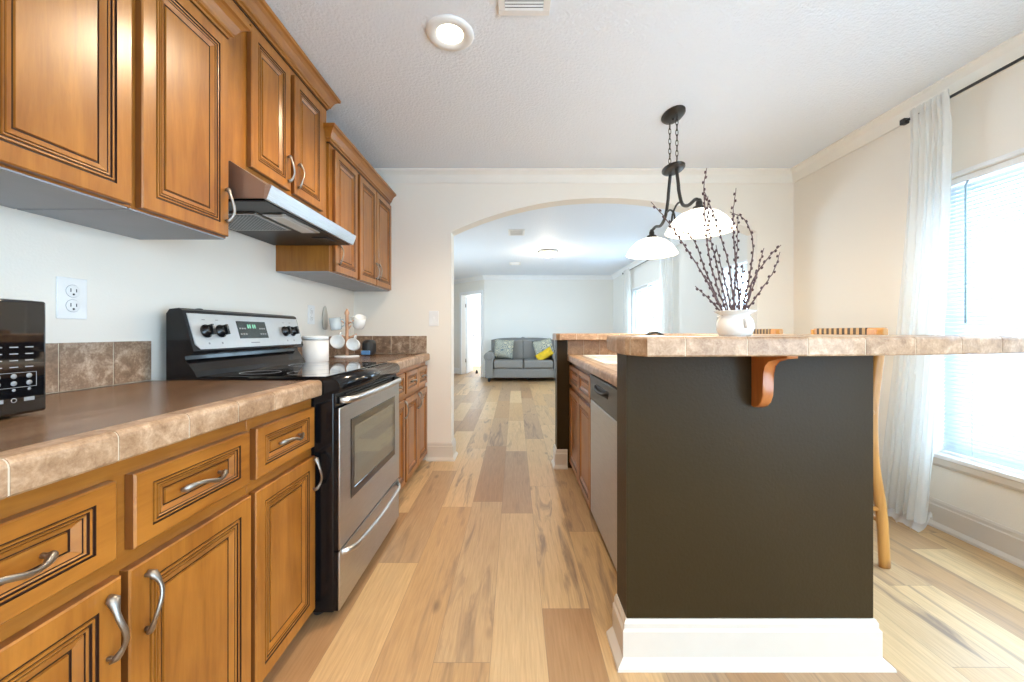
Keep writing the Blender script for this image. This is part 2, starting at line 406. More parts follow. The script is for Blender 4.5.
# open door leaf inside the doorway, swung inward from the left jamb
dr = thing('door_1', (P0.x + dd.x * D1 + nn.x * .12, P0.y + dd.y * D1 + nn.y * .12, 0), '', ''); del dr['label'], dr['category']; struct(dr)
h = P0 + dd * (D1 - .01) + nn * .12; ld = Vector((.10, .995)).normalized(); lw = Vector((ld.y, -ld.x))
def leaf(m, mt, a, b, z0, z1, d0, d1):
    q = [h + ld * a + lw * d0, h + ld * b + lw * d0, h + ld * b + lw * d1, h + ld * a + lw * d1]; m.prism([(p.x, p.y) for p in q], mt, z0, z1, 'Z')
m = MB(); leaf(m, M_doorw, 0, .76, .012, DH - .005, 0, .035)
for a, b in ((.1, .34), (.42, .66)):
    for z0, z1 in ((.25, .95), (1.08, 1.85)): leaf(m, M_trimw, a, b, z0, z1, -.004, .039)
m.build('door_leaf', dr)
kp = h + ld * .70; m = MB()
for sg in (-1, 1):
    q = kp + lw * (.0175 + sg * .055); m.ball((q.x, q.y, 1.0), .028, M_pewter); m.tube([(kp.x + lw.x * .0175, kp.y + lw.y * .0175, 1.0), (q.x, q.y, 1.0)], .012, M_pewter)
m.build('knob', dr)
for z in (.3, 1.72):
    m = MB(); q = h; m.tube([(q.x, q.y, z), (q.x, q.y, z + .09)], .012, M_pewter); m.build('hinge', dr)
q = h + ld * .05; m = MB(); m.lathe([(0, 0), (.035, 0), (.03, .05), (.012, .09), (0, .095)], M_blackm, (P0.x + dd.x * .8 + nn.x * .4, P0.y + dd.y * .8 + nn.y * .4, 0), 16)
tag(m.build('door_stop', origin=(P0.x + dd.x * .8 + nn.x * .4, P0.y + dd.y * .8 + nn.y * .4, 0)), 'small dark doorstop on the floor in the open doorway beyond the sofa', 'doorstop')

# baseboards and crowns
BBP = [(0, 0), (.032, 0), (.030, .012), (.018, .026), (.016, .028), (.016, .118), (.011, .124), (.011, .140), (.006, .15), (0, .15)]
BBW = [(0, 0), (.040, 0), (.038, .008), (.018, .026), (.016, .028), (.016, .110), (.010, .117), (.010, .132), (.004, .144), (0, .144)]
CRP = [(0, 0), (.012, -.0), (.022, .02), (.04, .055), (.065, .078), (.078, .085), (.078, .095), (0, .095)]
def run(name, path, prof, mt, z=0):
    m = MB(); m.sweep(path, prof, mt, z=z); return struct(m.build(name))
run('baseboard_back', [(-.745, YB), (AX0, YB), (AX0, YB + .14), (-.7, YB + .14)], BBP, M_trim)
run('baseboard_back_right', [(1.9, YB), (XR - .001, YB)], BBP, M_trim)
run('baseboard_right', [(XR, YB), (XR, YO)], BBP, M_trim)
run('baseboard_living_right', [(XR, YF), (XR, YB + .14)], BBP, M_trimw)
run('baseboard_living', [(-2.2, 10.95), (P0.x + dd.x * (D1 + .07), P0.y + dd.y * (D1 + .07))], BBP, M_trimw)
run('baseboard_living_back', [(P0.x, P0.y), (XR, YF)], BBP, M_trimw)
M_crown = mat('crown_paint', (.82, .80, .75), .45, var=.02)
run('trim_crown', [(XL, YB), (XR, YB), (XR, YO)], CRP, M_crown, ZC - .095)
run('trim_crown_living', [(-2.2, 10.95), (P0.x, P0.y), (XR, YF), (XR, YB + .14)], CRP, M_trimw, ZC - .095)

# windows
def window(idx, Wd, casing=True, mull=False, glassy=True):
    y0, y1, z0, z1 = Wd; w = thing('window_%d' % idx, (XR, (y0 + y1) / 2, z0), '', ''); del w['label'], w['category']; struct(w)
    m = MB(); fx0, fx1 = XR + .07, XR + .125
    def rect(m, xa, xb, a, b, c, d, t, mt):
        m.box((xa, a, c), (xb, a + t, d), mt, .003); m.box((xa, b - t, c), (xb, b, d), mt, .003)
        m.box((xa, a + t, c), (xb, b - t, c + t), mt, .003); m.box((xa, a + t, d - t), (xb, b - t, d), mt, .003)
    rect(m, fx0, fx1, y0, y1, z0, z1, .04, M_trimw); m.build('window_frame', w)
    zm = (z0 + z1) / 2
    cells = [(y0 + .04, y1 - .04)] if not mull else [(y0 + .04, (y0 + y1) / 2 - .03), ((y0 + y1) / 2 + .03, y1 - .04)]
    if mull: m = MB(); m.box((XR + .03, (y0 + y1) / 2 - .035, z0 + .04), (fx1, (y0 + y1) / 2 + .035, z1 - .04), M_trimw, .004); m.build('mullion', w)
    for a, b in cells:
        for c, d, dx in ((z0 + .04, zm + .02, .0), (zm - .02, z1 - .04, .02)):
            m = MB(); rect(m, fx0 + .005 + dx, fx0 + .027 + dx, a, b, c, d, .035, M_trimw); s = m.build('sash', w)
            m = MB(); m.box((fx0 + .014 + dx, a + .03, c + .03), (fx0 + .018 + dx, b - .03, d - .03), M_glass); m.build('pane', s)
    if casing:
        m = MB(); m.box((XR - .022, y0 - .05, z0 - .018), (XR + .07, y1 + .05, z0 + .006), M_trimw, .006); m.build('window_sill', w)
        m = MB(); m.prism([(XR, z0 - .018), (XR - .016, z0 - .018), (XR - .016, z0 - .05), (XR - .008, z0 - .066), (XR, z0 - .066)], M_trim, y0 - .04, y1 + .04, 'Y'); m.build('apron', w)
        m = MB(); m.box((XR - .014, y1, z0), (XR, y1 + .022, z1 + .022), M_trimw, .003); m.box((XR - .014, y0 - .022, z0), (XR, y0, z1 + .022), M_trimw, .003)
        m.box((XR - .014, y0, z1), (XR, y1, z1 + .022), M_trimw, .003); m.build('casing', w)
    return w
window(1, W1); window(2, W2, mull=True); window(3, W3)
window(4, W4_ADDED)  # unseen window added beside the camera for bluish side light

def blind(Wd, label, tilt=54, pitch=.0215, seg=None):
    y0, y1, z0, z1 = Wd; a, b = y0 + .012, y1 - .012
    if seg: a, b = seg
    X = XR + .035
    t = thing('window_blind', (X, (a + b) / 2, z0), label, 'window blind')
    m = MB(); m.box((X - .02, a, z1 - .034), (X + .02, b, z1 - .002), M_trimw, .003); m.build('head_rail', t)
    m = MB(); zz = z0 + .035; ct, st = cos(radians(tilt)) * .0125, sin(radians(tilt)) * .0125
    while zz < z1 - .045:
        A = [m.bm.verts.new((X + sx * ct, yy, zz + sx * st + (.0012 if sx == 0 else 0))) for yy in (a, b) for sx in (-1, 0, 1)]
        m.face([A[0], A[1], A[4], A[3]], M_slat, True); m.face([A[1], A[2], A[5], A[4]], M_slat, True); zz += pitch
    m.build('slats', t)
    m = MB(); m.box((X - .014, a, z0 + .004), (X + .014, b, z0 + .02), M_trimw, .003); m.build('bottom_rail', t)
    m = MB()
    for f in (.1, .5, .9):
        y = a + (b - a) * f
        for dx in (-.014, .014): m.tube([(X + dx, y, z0 + .02), (X + dx, y, z1 - .03)], .0009, M_trimw, 5)
    m.build('ladder_cords', t)
    m = MB(); yy = b - .13; m.tube([(X - .018, yy, z1 - .035), (X - .03, yy, z1 - .06), (X - .03, yy, 1.13)], .0042, mat('clear_wand', (.30, .42, .48), .2), 8); m.build('wand', t)
    return t
blind(W1, 'white mini blind lowered over the kitchen window beside the sheer curtain')
blind(W2, 'white blind raised above the left half of the living room window', seg=(7.02, 7.82), tilt=30)
# the upper right living-room window blind and curtains
def curtain(name, label, rodx, y_top, y_bot, ztop, zbot, folds, amp, group=None, xb=0, sweepx=0, pinch=None):
    m = MB(); nu, nv = folds * 10, 40; G = []
    for j in range(nv + 1):
        v = j / nv; z = ztop + (zbot - ztop) * v; e = v * v * (3 - 2 * v); e = v ** 1.5
        ya, yb = y_top[0] + (y_bot[0] - y_top[0]) * e, y_top[1] + (y_bot[1] - y_top[1]) * e
        row = []
        for i in range(nu + 1):
            u = i / nu; ph = u * folds * 2 * pi
            a = amp * (.55 + .45 * v)
            off = a * sin(ph + .5 * sin(3 * v + u * 5)) + a * .3 * sin(2.3 * ph + 4 * v)
            tp_ = max(0, 1 - v / .07); off = off * (1 - .72 * tp_) - .017 * tp_
            row.append(m.bm.verts.new((rodx + off + sweepx * e, ya + (yb - ya) * u + .008 * sin(ph * 1.7 + 6 * v), z + (.006 * sin(ph) if j == 0 else 0))))
        G.append(row)
    for j in range(nv):
        for i in range(nu): m.face([G[j][i], G[j][i + 1], G[j + 1][i + 1], G[j + 1][i]], M_sheer, True)
    o = m.build(name, origin=(rodx, (y_top[0] + y_top[1]) / 2, 0)); tag(o, label, 'curtain', group); return o
curtain('sheer_curtain', 'sheer white gathered curtain hanging beside the kitchen window, pooling on the floor', 2.265, (2.03, 2.235), (2.14, 2.40), 2.345, .03, 7, .024, sweepx=-.03)
# pooled hem
m = MB(); G = []
for j in range(9):
    row = []
    for i in range(25):
        u = i / 24; v = j / 8; row.append(m.bm.verts.new((2.29 - .12 * v + .012 * sin(u * 22 + v * 3), 2.15 + .25 * u - .04 * v * (1 - u), .006 + .075 * (1 - v) * (.7 + .3 * sin(u * 17 + 5 * v)) + .012 * max(0, sin(u * 26 + 6 * v)))))
    G.append(row)
for j in range(8):
    for i in range(24): m.face([G[j][i], G[j][i + 1], G[j + 1][i + 1], G[j + 1][i]], M_sheer, True)
cur = [o for o in COL.objects if o.name == 'sheer_curtain'][0]
m.build('pooled_hem', cur)
def rod(ya, yb, label, z=2.308, x=2.265):
    t = thing('curtain_rod', (x, yb, z), label, 'curtain rod')
    m = MB(); m.tube([(x, ya, z), (x, yb, z)], .0075, M_blackm, 12); m.build('pole', t)
    m = MB(); m.box((x - .016, yb, z - .016), (x + .016, yb + .03, z + .016), M_blackm, .004); m.build('finial', t)
    m = MB(); yy = yb - .06; m.tube([(x, yy, z), (XR, yy, z - .012)], .005, M_blackm, 8); m.box((XR - .005, yy - .012, z - .035), (XR, yy + .012, z + .015), M_blackm); m.build('bracket', t)
rod(.45, 2.265, 'thin black curtain rod on the right kitchen wall above the window')
rod(5.6, 8.2, 'black curtain rod above the living room window')
gcur = 'sheer curtains at the living room window'
curtain('sheer_curtain', 'sheer white curtain at the far side of the living room window, next to the corner', 2.265, (7.72, 8.12), (7.72, 8.12), 2.345, .03, 6, .03, gcur)
curtain('sheer_curtain', 'sheer white curtain at the near side of the living room window behind the pendant shades', 2.265, (5.66, 6.10), (5.66, 6.10), 2.345, .03, 6, .03, gcur)

for Wd in (W1, W2, W3, W4_ADDED):
    p = lamp('window_portal', 'AREA', (XR + .16, (Wd[0] + Wd[1]) / 2, (Wd[2] + Wd[3]) / 2), 1, size=Wd[1] - Wd[0], rot=(0, radians(90), 0), shape='RECTANGLE', size_y=Wd[1] - Wd[0])
    p.data.size = Wd[3] - Wd[2]; p.data.cycles.is_portal = True
p = lamp('window_portal', 'AREA', (-2.34, (W5_ADDED[0] + W5_ADDED[1]) / 2, (W5_ADDED[2] + W5_ADDED[3]) / 2), 1, size=W5_ADDED[3] - W5_ADDED[2], rot=(0, radians(-90), 0), shape='RECTANGLE', size_y=W5_ADDED[1] - W5_ADDED[0]); p.data.cycles.is_portal = True
p = lamp('window_portal', 'AREA', ((GX0 + GX1) / 2, YO - .14, (GZ + .95) / 2), 1, size=GX1 - GX0, rot=(radians(90), 0, 0), shape='RECTANGLE', size_y=GZ - .95); p.data.cycles.is_portal = True
# ------------------------------------------------------------------ cabinets
def door_prof(k=1.0, mt=None):
    w_, g_ = mt or M_wood, M_glaze
    return [(0, -.020, M_stile), (0, -.003, M_stile), (.003, 0, w_), (.041 * k, 0, w_), (.0418 * k, -.004, g_), (.0462 * k, -.004, g_), (.0475 * k, -.0005, w_), (.0515 * k, -.0010, w_),
            (.0523 * k, -.0045, g_), (.0558 * k, -.0045, g_), (.0570 * k, -.0015, w_), (.0605 * k, -.0030, w_), (.0612 * k, -.005, g_), (.0628 * k, -.005, g_), (.0640 * k, -.0025, w_), (.0765 * k, -.009, w_), (.0773 * k, -.0115, g_), (.0812 * k, -.0115, g_), (.0825 * k, -.0075, w_)]
def pull(parent, c, vertical, sgn, out, L=.125, flip=1):
    """S-curved pewter pull with a scrolled wide end; c = centre on the door face"""
    n = 18; pts = []; rad = []
    for i in range(n + 1):
        t = i / n; o = .004 + .026 * sin(pi * min(1, max(0, t))) ** .7; s = .007 * sin(2 * pi * t) * sgn
        a = (t - .5) * L * flip
        pts.append((c[0] + out * o, c[1] + (s if vertical else a), c[2] + (a if vertical else s)))
        e = abs(t - .5) * 2; r = .0052 + .0062 * max(0, (e - .55) / .45) ** 1.2 * (1.25 if t > .5 else .8); rad.append((r * .7, r))
    rad[0] = rad[-1] = (.002, .003)
    m = MB(); m.tube(pts, rad, M_pewter, 10, flat=(1, 0, 0))
    for t in (.07, .93):
        a = (t - .5) * L * flip; y, z = (c[1], c[2] + a) if vertical else (c[1] + a, c[2])
        m.tube([(c[0] - out * .001, y, z), (c[0] + out * .014, y, z)], .0045, M_pewter, 8)
    return m.build('handle', parent)
def front(name, t, X, side, y0, y1, z0, z1, handle=None, k=1.0, mt=None, ku=1.0):
    """side=+1: looks towards +X"""
    m = MB(); m.ring_panel((X, y0, z0), (0, 1, 0), (0, 0, 1), (side, 0, 0), y1 - y0, z1 - z0, door_prof(k, mt), ku); o = m.build(name, t)
    if handle:
        kind, y, z, s = handle; pull(o, (X, y, z), kind == 'v', s, side, flip=s if kind == 'h' else 1, L=.125 if (kind == 'v' or y1 - y0 > .2) else .10)
    return o
def base_cab(name, label, X, side, xb, y0, y1, doors, drawers, group, ztop=.848, toe=.055, end=0):
    t = thing(name, ((X + xb) / 2, (y0 + y1) / 2, 0), label, 'cabinet', group)
    m = MB(); m.box((xb, y0, toe), (X - side * .021, y1, ztop if side > 0 else .72), M_woodh, .001)
    if side < 0: m.box((X + .021, y0, .72), (X + .04, y1, ztop), M_woodh)
    m.box((xb, y0 + .003, 0), (X - side * .07, y1 - .003, toe), M_stile); m.build('body', t)
    for d in doors: front('door', t, X, side, *d)
    for d in drawers: front('drawer', t, X, side, *d[:4], handle=d[4], k=.70, mt=M_woodh, ku=1.32)
    return t
XL2 = XL + .004
GB = 'glazed maple base cabinets on the left wall'
FX = -.739
base_cab('base_cabinet', 'honey maple base cabinet with double doors and two drawers, nearest the camera', FX, 1, XL2, .37, 1.108,
         [(.385, .738, .06, .627, ('v', .712, .545, 1)), (.752, 1.10, .06, .627, ('v', .785, .545, -1))],
         [(.385, .730, .662, .808, ('h', .56, .735, 1)), (.762, 1.095, .662, .808, ('h', .925, .735, 1))], GB)
base_cab('base_cabinet', 'narrow honey maple base cabinet right beside the stove on its near side', FX, 1, XL2, 1.109, 1.462,
         [(1.118, 1.452, .06, .627, ('v', 1.436, .565, 1))], [(1.122, 1.448, .662, .808, ('h', 1.285, .735, 1))], GB)
base_cab('base_cabinet', 'single door maple base cabinet just beyond the stove', FX, 1, XL2, 2.244, 2.655,
         [(2.265, 2.64, .06, .627, ('v', 2.615, .565, 1))], [(2.265, 2.64, .662, .808, ('h', 2.45, .735, 1))], GB)
base_cab('base_cabinet', 'double door maple base cabinet in the far left corner by the arch wall', FX, 1, XL2, 2.656, YB - .003,
         [(2.67, 2.985, .06, .627, ('v', 2.965, .565, 1)), (2.995, 3.305, .06, .627, ('v', 3.015, .565, -1))],
         [(2.67, 2.985, .662, .808, ('h', 2.83, .735, 1)), (2.995, 3.305, .662, .808, ('h', 3.15, .735, 1))], GB)

CROWN = [(0, 0), (.008, 0), (.010, .008), (.018, .012), (.020, .022), (.034, .048), (.046, .060), (.056, .064), (.058, .078), (0, .078)]
def upper_cab(label, X, y0, y1, z0, z1, doors, crown, dz0, dz1, ends=(False, False), group='glazed maple wall cabinets above the counter'):
    t = thing('wall_cabinet', ((X + XL) / 2, (y0 + y1) / 2, z0), label, 'cabinet', group)
    m = MB(); m.box((XL, y0, z0 + .004), (X - .021, y1, z1), M_wood, .001); m.box((XL + .003, y0 + .003, z0 + .0), (X - .024, y1 - .003, z0 + .005), M_under); m.build('body', t)
    for ya, yb, hd in doors: front('door', t, X, 1, ya, yb, dz0, dz1, hd)
    cz = crown
    pth = []
    if ends[0]: pth.append((XL, y0))
    pth += [(X - .021, y0), (X - .021, y1)]
    if ends[1]: pth.append((XL, y1))
    m = MB(); m.sweep(pth, CROWN, M_woodh, z=cz)
    m.sweep([(a - (0 if 1 else 0), b) for a, b in pth], [(0.0005, -.008), (.004, -.008), (.004, -.002), (.0005, -.002)], M_glaze, z=cz); m.build('crown_moulding', t)
    return t
UX = -1.03
upper_cab('large maple wall cabinet nearest the camera, above the microwave', UX, .38, 1.068, 1.42, 2.16, [(.395, .72, ('v', .69, 1.56, 1)), (.732, 1.056, None)], 2.155, 1.428, 2.135)
upper_cab('single door maple wall cabinet between the nearest cabinet and the range hood', UX, 1.069, 1.424, 1.42, 2.16, [(1.084, 1.412, ('v', 1.395, 1.535, 1))], 2.155, 1.428, 2.135, (False, True))
upper_cab('raised maple wall cabinet with two short doors above the range hood', UX - .02, 1.432, 2.226, 1.72, 2.355,
          [(1.563, 1.835, ('v', 1.812, 1.84, 1)), (1.872, 2.150, ('v', 1.898, 1.84, -1))], 2.350, 1.745, 2.312, (True, True))
upper_cab('single door maple wall cabinet just past the range hood', UX - .01, 2.236, 2.615, 1.428, 2.18, [(2.275, 2.595, ('v', 2.31, 1.54, -1))], 2.170, 1.436, 2.145, (True, False))
upper_cab('double door maple wall cabinet farthest away, beside the arch wall', UX - .01, 2.616, YB - .003, 1.428, 2.18,
          [(2.635, 2.945, ('v', 2.925, 1.54, 1)), (2.955, 3.30, ('v', 2.978, 1.54, -1))], 2.170, 1.436, 2.145)

# ------------------------------------------------------------------ worktops
def arclen(path, closed=False):
    P = [Vector(p) for p in path]; L = [0]
    for i in range(1, len(P)): L.append(L[-1] + (P[i] - P[i - 1]).length)
    return P, L
def subpath(path, s0, s1):
    P, L = arclen(path)
    def at(s):
        for i in range(1, len(P)):
            if s <= L[i] + 1e-9:
                f = (s - L[i - 1]) / max(1e-9, L[i] - L[i - 1]); return P[i - 1].lerp(P[i], f)
        return P[-1]
    out = [at(s0)] + [p for p, l in zip(P, L) if s0 + .004 < l < s1 - .004] + [at(s1)]
    return [(p.x, p.y) for p in out]
def tiled_edge(name, parent, path, h, ztop, tile, start=0, depth=.05, bull=.014):
    """bullnose tiles in a row along a worktop edge with grout between (edge lies to the right of travel)"""
    P, L = arclen(path); tot = L[-1]; m = MB()
    prof = [(-depth, 0), (-bull, 0)] + [(-bull + bull * sin(a), -bull + bull * cos(a)) for a in (pi / 8, pi / 4, 3 * pi / 8, pi / 2)] + [(0, -h + .004), (-.003, -h), (-depth, -h)]
    cuts = [0]; s = start if start > 0 else tile
    while s < tot - .02: cuts.append(s); s += tile
    cuts.append(tot)
    for a, b in zip(cuts[:-1], cuts[1:]):
        sp = subpath(path, a + (.0016 if a > 0 else 0), b - (.0016 if b < tot else 0)); m.sweep(sp, prof, M_edge, z=ztop)
    pg = [(o - .0012 if o > -depth + .001 else o + .001, z_ - .0012 if z_ > -h + .001 else z_ + .001) for o, z_ in prof]
    m.sweep(path, pg, M_grout, z=ztop)
    return m.build(name, parent)
CZ = .905; CF = -.722
def left_counter(y0, y1, label, start):
    t = thing('kitchen_worktop', ((XL + CF) / 2, (y0 + y1) / 2, CZ), label, 'worktop', 'brown worktops on the left wall')
    m = MB(); m.box((XL, y0, CZ - .055), (CF - .05, y1, CZ - .001), M_counter); m.build('top_surface', t)
    tiled_edge('tiled_edge', t, [(CF, y1), (CF, y0)][::-1], .057, CZ, .155, start)
    return t
left_counter(.36, 1.466, 'brown laminate worktop with travertine edge, near the microwave', .1995)
left_counter(2.243, YB - .003, 'short brown worktop with tile edge beyond the stove under the mug tree', .12)
def splash(path_axis, fixed, a, b, z0, hh, tile, start, label, out):
    """row of square tiles on a wall; path_axis 'Y' (left wall) or 'X' (back wall)"""
    m = MB(); g = .0035; cuts = [a]; s = start
    while s < b - .02:
        if s > a + .01: cuts.append(s)
        s += tile
    cuts.append(b)
    for p, q in zip(cuts[:-1], cuts[1:]):
        lo, hi = p + (g / 2), q - (g / 2)
        if path_axis == 'Y': m.box((fixed, lo, z0 + .002), (fixed + .010 * out, hi, z0 + hh), M_splash, .0015)
        else: m.box((lo, fixed, z0 + .002), (hi, fixed + .010 * out, z0 + hh), M_splash, .0015)
    if path_axis == 'Y': m.box((fixed, a, z0), (fixed + .0075 * out, b, z0 + hh - .001), M_grout)
    else: m.box((a, fixed, z0), (b, fixed + .0075 * out, z0 + hh - .001), M_grout)
    o = m.build('backsplash_tiles', origin=(fixed, a, z0) if path_axis == 'Y' else (a, fixed, z0)); return tag(o, label, 'backsplash', 'mottled brown backsplash tiles')
splash('Y', XL, .36, 1.463, CZ, .147, .159, .529, 'row of mottled brown backsplash tiles left of the stove below the outlet', 1)
splash('Y', XL, 2.246, YB - .011, CZ, .147, .159, 2.36, 'row of brown backsplash tiles on the left wall behind the mug tree', 1)
splash('X', YB, XL + .011, -.745, CZ, .147, .159, XL + .16, 'short row of brown backsplash tiles on the arch wall at the worktop end', -1)

# ------------------------------------------------------------------ stove
Y0, Y1 = 1.472, 2.236
st = thing('electric_range', (-1.0, (Y0 + Y1) / 2, 0), 'stainless and black freestanding electric range between the base cabinets', 'stove')
m = MB(); m.box((XL + .03, Y0, .03), (-.682, Y1, .885), M_black, .004); m.build('body', st)
for yy in (Y0 + .05, Y1 - .05):
    for xx in (-1.28, -.76):
        m = MB(); m.lathe([(0, 0), (.02, 0), (.018, .03), (0, .03)], M_blackm, (xx, yy, 0), 12); m.build('foot', st)
# cooktop with rounded nose
nose = [(-1.19, .885), (-1.19, .912), (-.735, .912), (-.70, .911), (-.672, .905), (-.660, .892), (-.657, .872), (-.664, .855), (-.70, .85), (-.72, .885)]
m = MB(); m.prism([(a, b) for a, b in nose], M_black, Y0 - .002, Y1 + .002, 'Y', True); m.build('cooktop_frame', st)
m = MB(); m.box((-1.20, Y0 + .02, .912), (-.72, Y1 - .02, .9155), M_glassblack, .0015)
ct = m.build('cooktop_glass', st)
for cx_, cy_, r_ in ((-1.07, 1.65, .075), (-1.07, 2.04, .095), (-.85, 1.66, .10), (-.85, 2.05, .075)):
    m = MB(); m.lathe([(r_ - .0025, 0), (r_, 0), (r_, .0003), (r_ - .0025, .0003), (r_ - .0025, 0)], M_markd, (cx_, cy_, .9155), 48); m.build('burner_ring', ct)
# vent strip under the cooktop
m = MB(); m.box((-.69, Y0 + .004, .80), (-.676, Y1 - .004, .852), M_black)
for i in range(3): m.box((-.676, Y0 + .09, .812 + i * .012), (-.672, Y1 - .09, .817 + i * .012), M_blackm, .001)
m.build('vent_strip', st)
# oven door
od = None
m = MB(); m.box((-.682, Y0 + .004, .262), (-.6665, Y1 - .004, .797), M_black); m.box((-.6665, Y0 + .004, .262), (-.660, Y1 - .004, .797), M_steel, .002, 2); od = m.build('oven_door', st)
m = MB(); fy0, fy1, fz0, fz1 = 1.575, 2.150, .415, .735
m.ring_panel((-.660, fy0, fz0), (0, 1, 0), (0, 0, 1), (1, 0, 0), fy1 - fy0, fz1 - fz0, [(0, -.002, M_black), (0, .0015, M_black), (.003, .0022, M_glassblack), (.034, .0022, M_glassblack), (.036, .001, M_glassblack), (.038, .001, M_glassblack)])
m.build('oven_window', od)
t2 = NT('oven_window_tint'); t2.b.inputs['Base Color'].default_value = (.13, .115, .08, 1); t2.b.inputs['Roughness'].default_value = .05; t2.b.inputs['IOR'].default_value = 2.0; t2.b.inputs['Coat Weight'].default_value = .5
m = MB(); m.box((-.661, fy0 + .036, fz0 + .036), (-.6582, fy1 - .036, fz1 - .036), t2.m); m.build('inner_glass', od)
def bow(y0, y1, z, x, out, zs, mt, r, n=24, zend=0):
    pts = []
    for i in range(n + 1):
        t = i / n; b = sin(pi * t); e = min(1, min(t, 1 - t) / .09)
        pts.append((x + out * (e ** .5) + .008 * b, y0 + (y1 - y0) * t, z + zs * b + zend * (1 - e)))
    return pts
m = MB(); m.tube(bow(Y0 + .03, Y1 - .03, .822, -.672, .040, .0, M_chrome, .012), [(.0095, .014)] * 25, M_chrome, 12, flat=(1, 0, 0)); m.build('handle', od)
m = MB(); m.box((-.682, Y0 + .004, .035), (-.6675, Y1 - .004, .254), M_black); m.box((-.6675, Y0 + .004, .035), (-.661, Y1 - .004, .254), M_steel, .002, 2); dw = m.build('storage_drawer', st)
m = MB(); m.tube(bow(Y0 + .03, Y1 - .03, .236, -.668, .034, -.012, M_chrome, .011, zend=.004), [(.008, .012)] * 25, M_chrome, 12, flat=(1, 0, 0)); m.build('handle', dw)
# backguard
prof = [(XL + .055, .885), (XL + .055, 1.155), (XL + .067, 1.172), (-1.262, 1.176), (-1.250, 1.168), (-1.207, 1.012), (-1.212, 1.000), (-1.240, .994), (-1.238, .980), (-1.205, .935), (-1.195, .914), (-1.195, .885)]
m = MB(); m.prism(prof, M_black, Y0, Y1, 'Y', False); bgd = m.build('backguard', st)
# silver control panel lies on the slanted face
A = Vector((-1.250, 0, 1.168)); B = Vector((-1.207, 0, 1.012)); dv = (A - B).normalized(); nv = Vector((dv.z, 0, -dv.x)); hgt = (A - B).length
def onpanel(y, v, o=0): p = B + dv * v + nv * o; return Vector((p.x, y, p.z))
def slab(m, y0, y1, v0, v1, o0, o1, mt):
    V = [m.bm.verts.new(onpanel(y, v, o)) for o in (o0, o1) for y, v in ((y0, v0), (y1, v0), (y1, v1), (y0, v1))]
    for q in ((0, 3, 2, 1), (4, 5, 6, 7), (0, 1, 5, 4), (1, 2, 6, 5), (2, 3, 7, 6), (3, 0, 4, 7)): m.face([V[i] for i in q], mt)
m = MB()
ya, yb = Y0 + .014, Y1 - .008; c8 = .02
pp = [(ya + c8, .006), (yb - c8, .006), (yb, .006 + c8), (yb, hgt - .012), (ya, hgt - .012), (ya, .006 + c8)]
Lo = [m.bm.verts.new(onpanel(y, v, .0)) for y, v in pp]; Hi = [m.bm.verts.new(onpanel(y, v, .003)) for y, v in pp]
m.face(Hi, M_panelsilver); m.face(Lo[::-1], M_panelsilver)
for i in range(6): m.face([Lo[i], Lo[(i + 1) % 6], Hi[(i + 1) % 6], Hi[i]], M_panelsilver)
cp = m.build('control_panel', st)
m = MB(); slab(m, 1.735, 1.935, .045, .125, .003, .0045, M_lcd); 
dsp = m.build('display', cp)
for k in range(4): m = MB(); slab(m, 1.80 + k * .014 + (.006 if k > 1 else 0), 1.809 + k * .014 + (.006 if k > 1 else 0), .092, .11, .0045, .005, M_led); m.build('lit_digit', dsp)
for r_ in range(2):
    for c_ in range(3):
        for side_ in (1.745, 1.880): m = MB(); slab(m, side_ + c_ * .016, side_ + c_ * .016 + .010, .062 + r_ * .026, .068 + r_ * .026, .0045, .005, M_mark); m.build('display_legend', dsp)
m = MB(); slab(m, 1.80, 1.86, .022, .027, .003, .0034, M_markd); m.build('printed_name', cp)
for y in (1.555, 1.625, 2.09, 2.15):
    m = MB(); slab(m, y - .008, y + .008, .124, .127, .003, .0034, M_markd); m.build('printed_mark', cp)
    m = MB(); slab(m, y - .004, y + .004, .024, .032, .003, .0034, M_markd); m.build('printed_mark', cp)
for y in (1.553, 1.630, 2.085, 2.155):
    c_ = onpanel(y, .078, .003); m = MB()
    pts = [c_, c_ + nv * .006, c_ + nv * .007, c_ + nv * .024, c_ + nv * .026]
    m.tube(pts, [.027, .027, .022, .020, .016], M_black, 20)
    for sgn in (-1,): 
        V = [m.bm.verts.new(c_ + nv * o + dv * a + Vector((0, b, 0))) for o in (.010, .034) for a, b in ((-.021, -.006), (-.021, .006), (.021, .006), (.021, -.006))]
        for q in ((0, 3, 2, 1), (4, 5, 6, 7), (0, 1, 5, 4), (1, 2, 6, 5), (2, 3, 7, 6), (3, 0, 4, 7)): m.face([V[i] for i in q], M_black)
    k = m.build('control_knob', cp)
    m = MB(); V = [m.bm.verts.new(c_ + nv * .0345 + dv * a + Vector((0, b, 0))) for a, b in ((.002, -.0015), (.002, .0015), (.019, .0015), (.019, -.0015))]; m.face(V, M_mark); m.build('pointer', k)
m = MB(); m.lathe([(0, 0), (.014, 0), (.013, .006), (.006, .008), (0, .008)], M_black, (-1.29, 1.60, 1.173), 16); m.build('vent_cap', st)

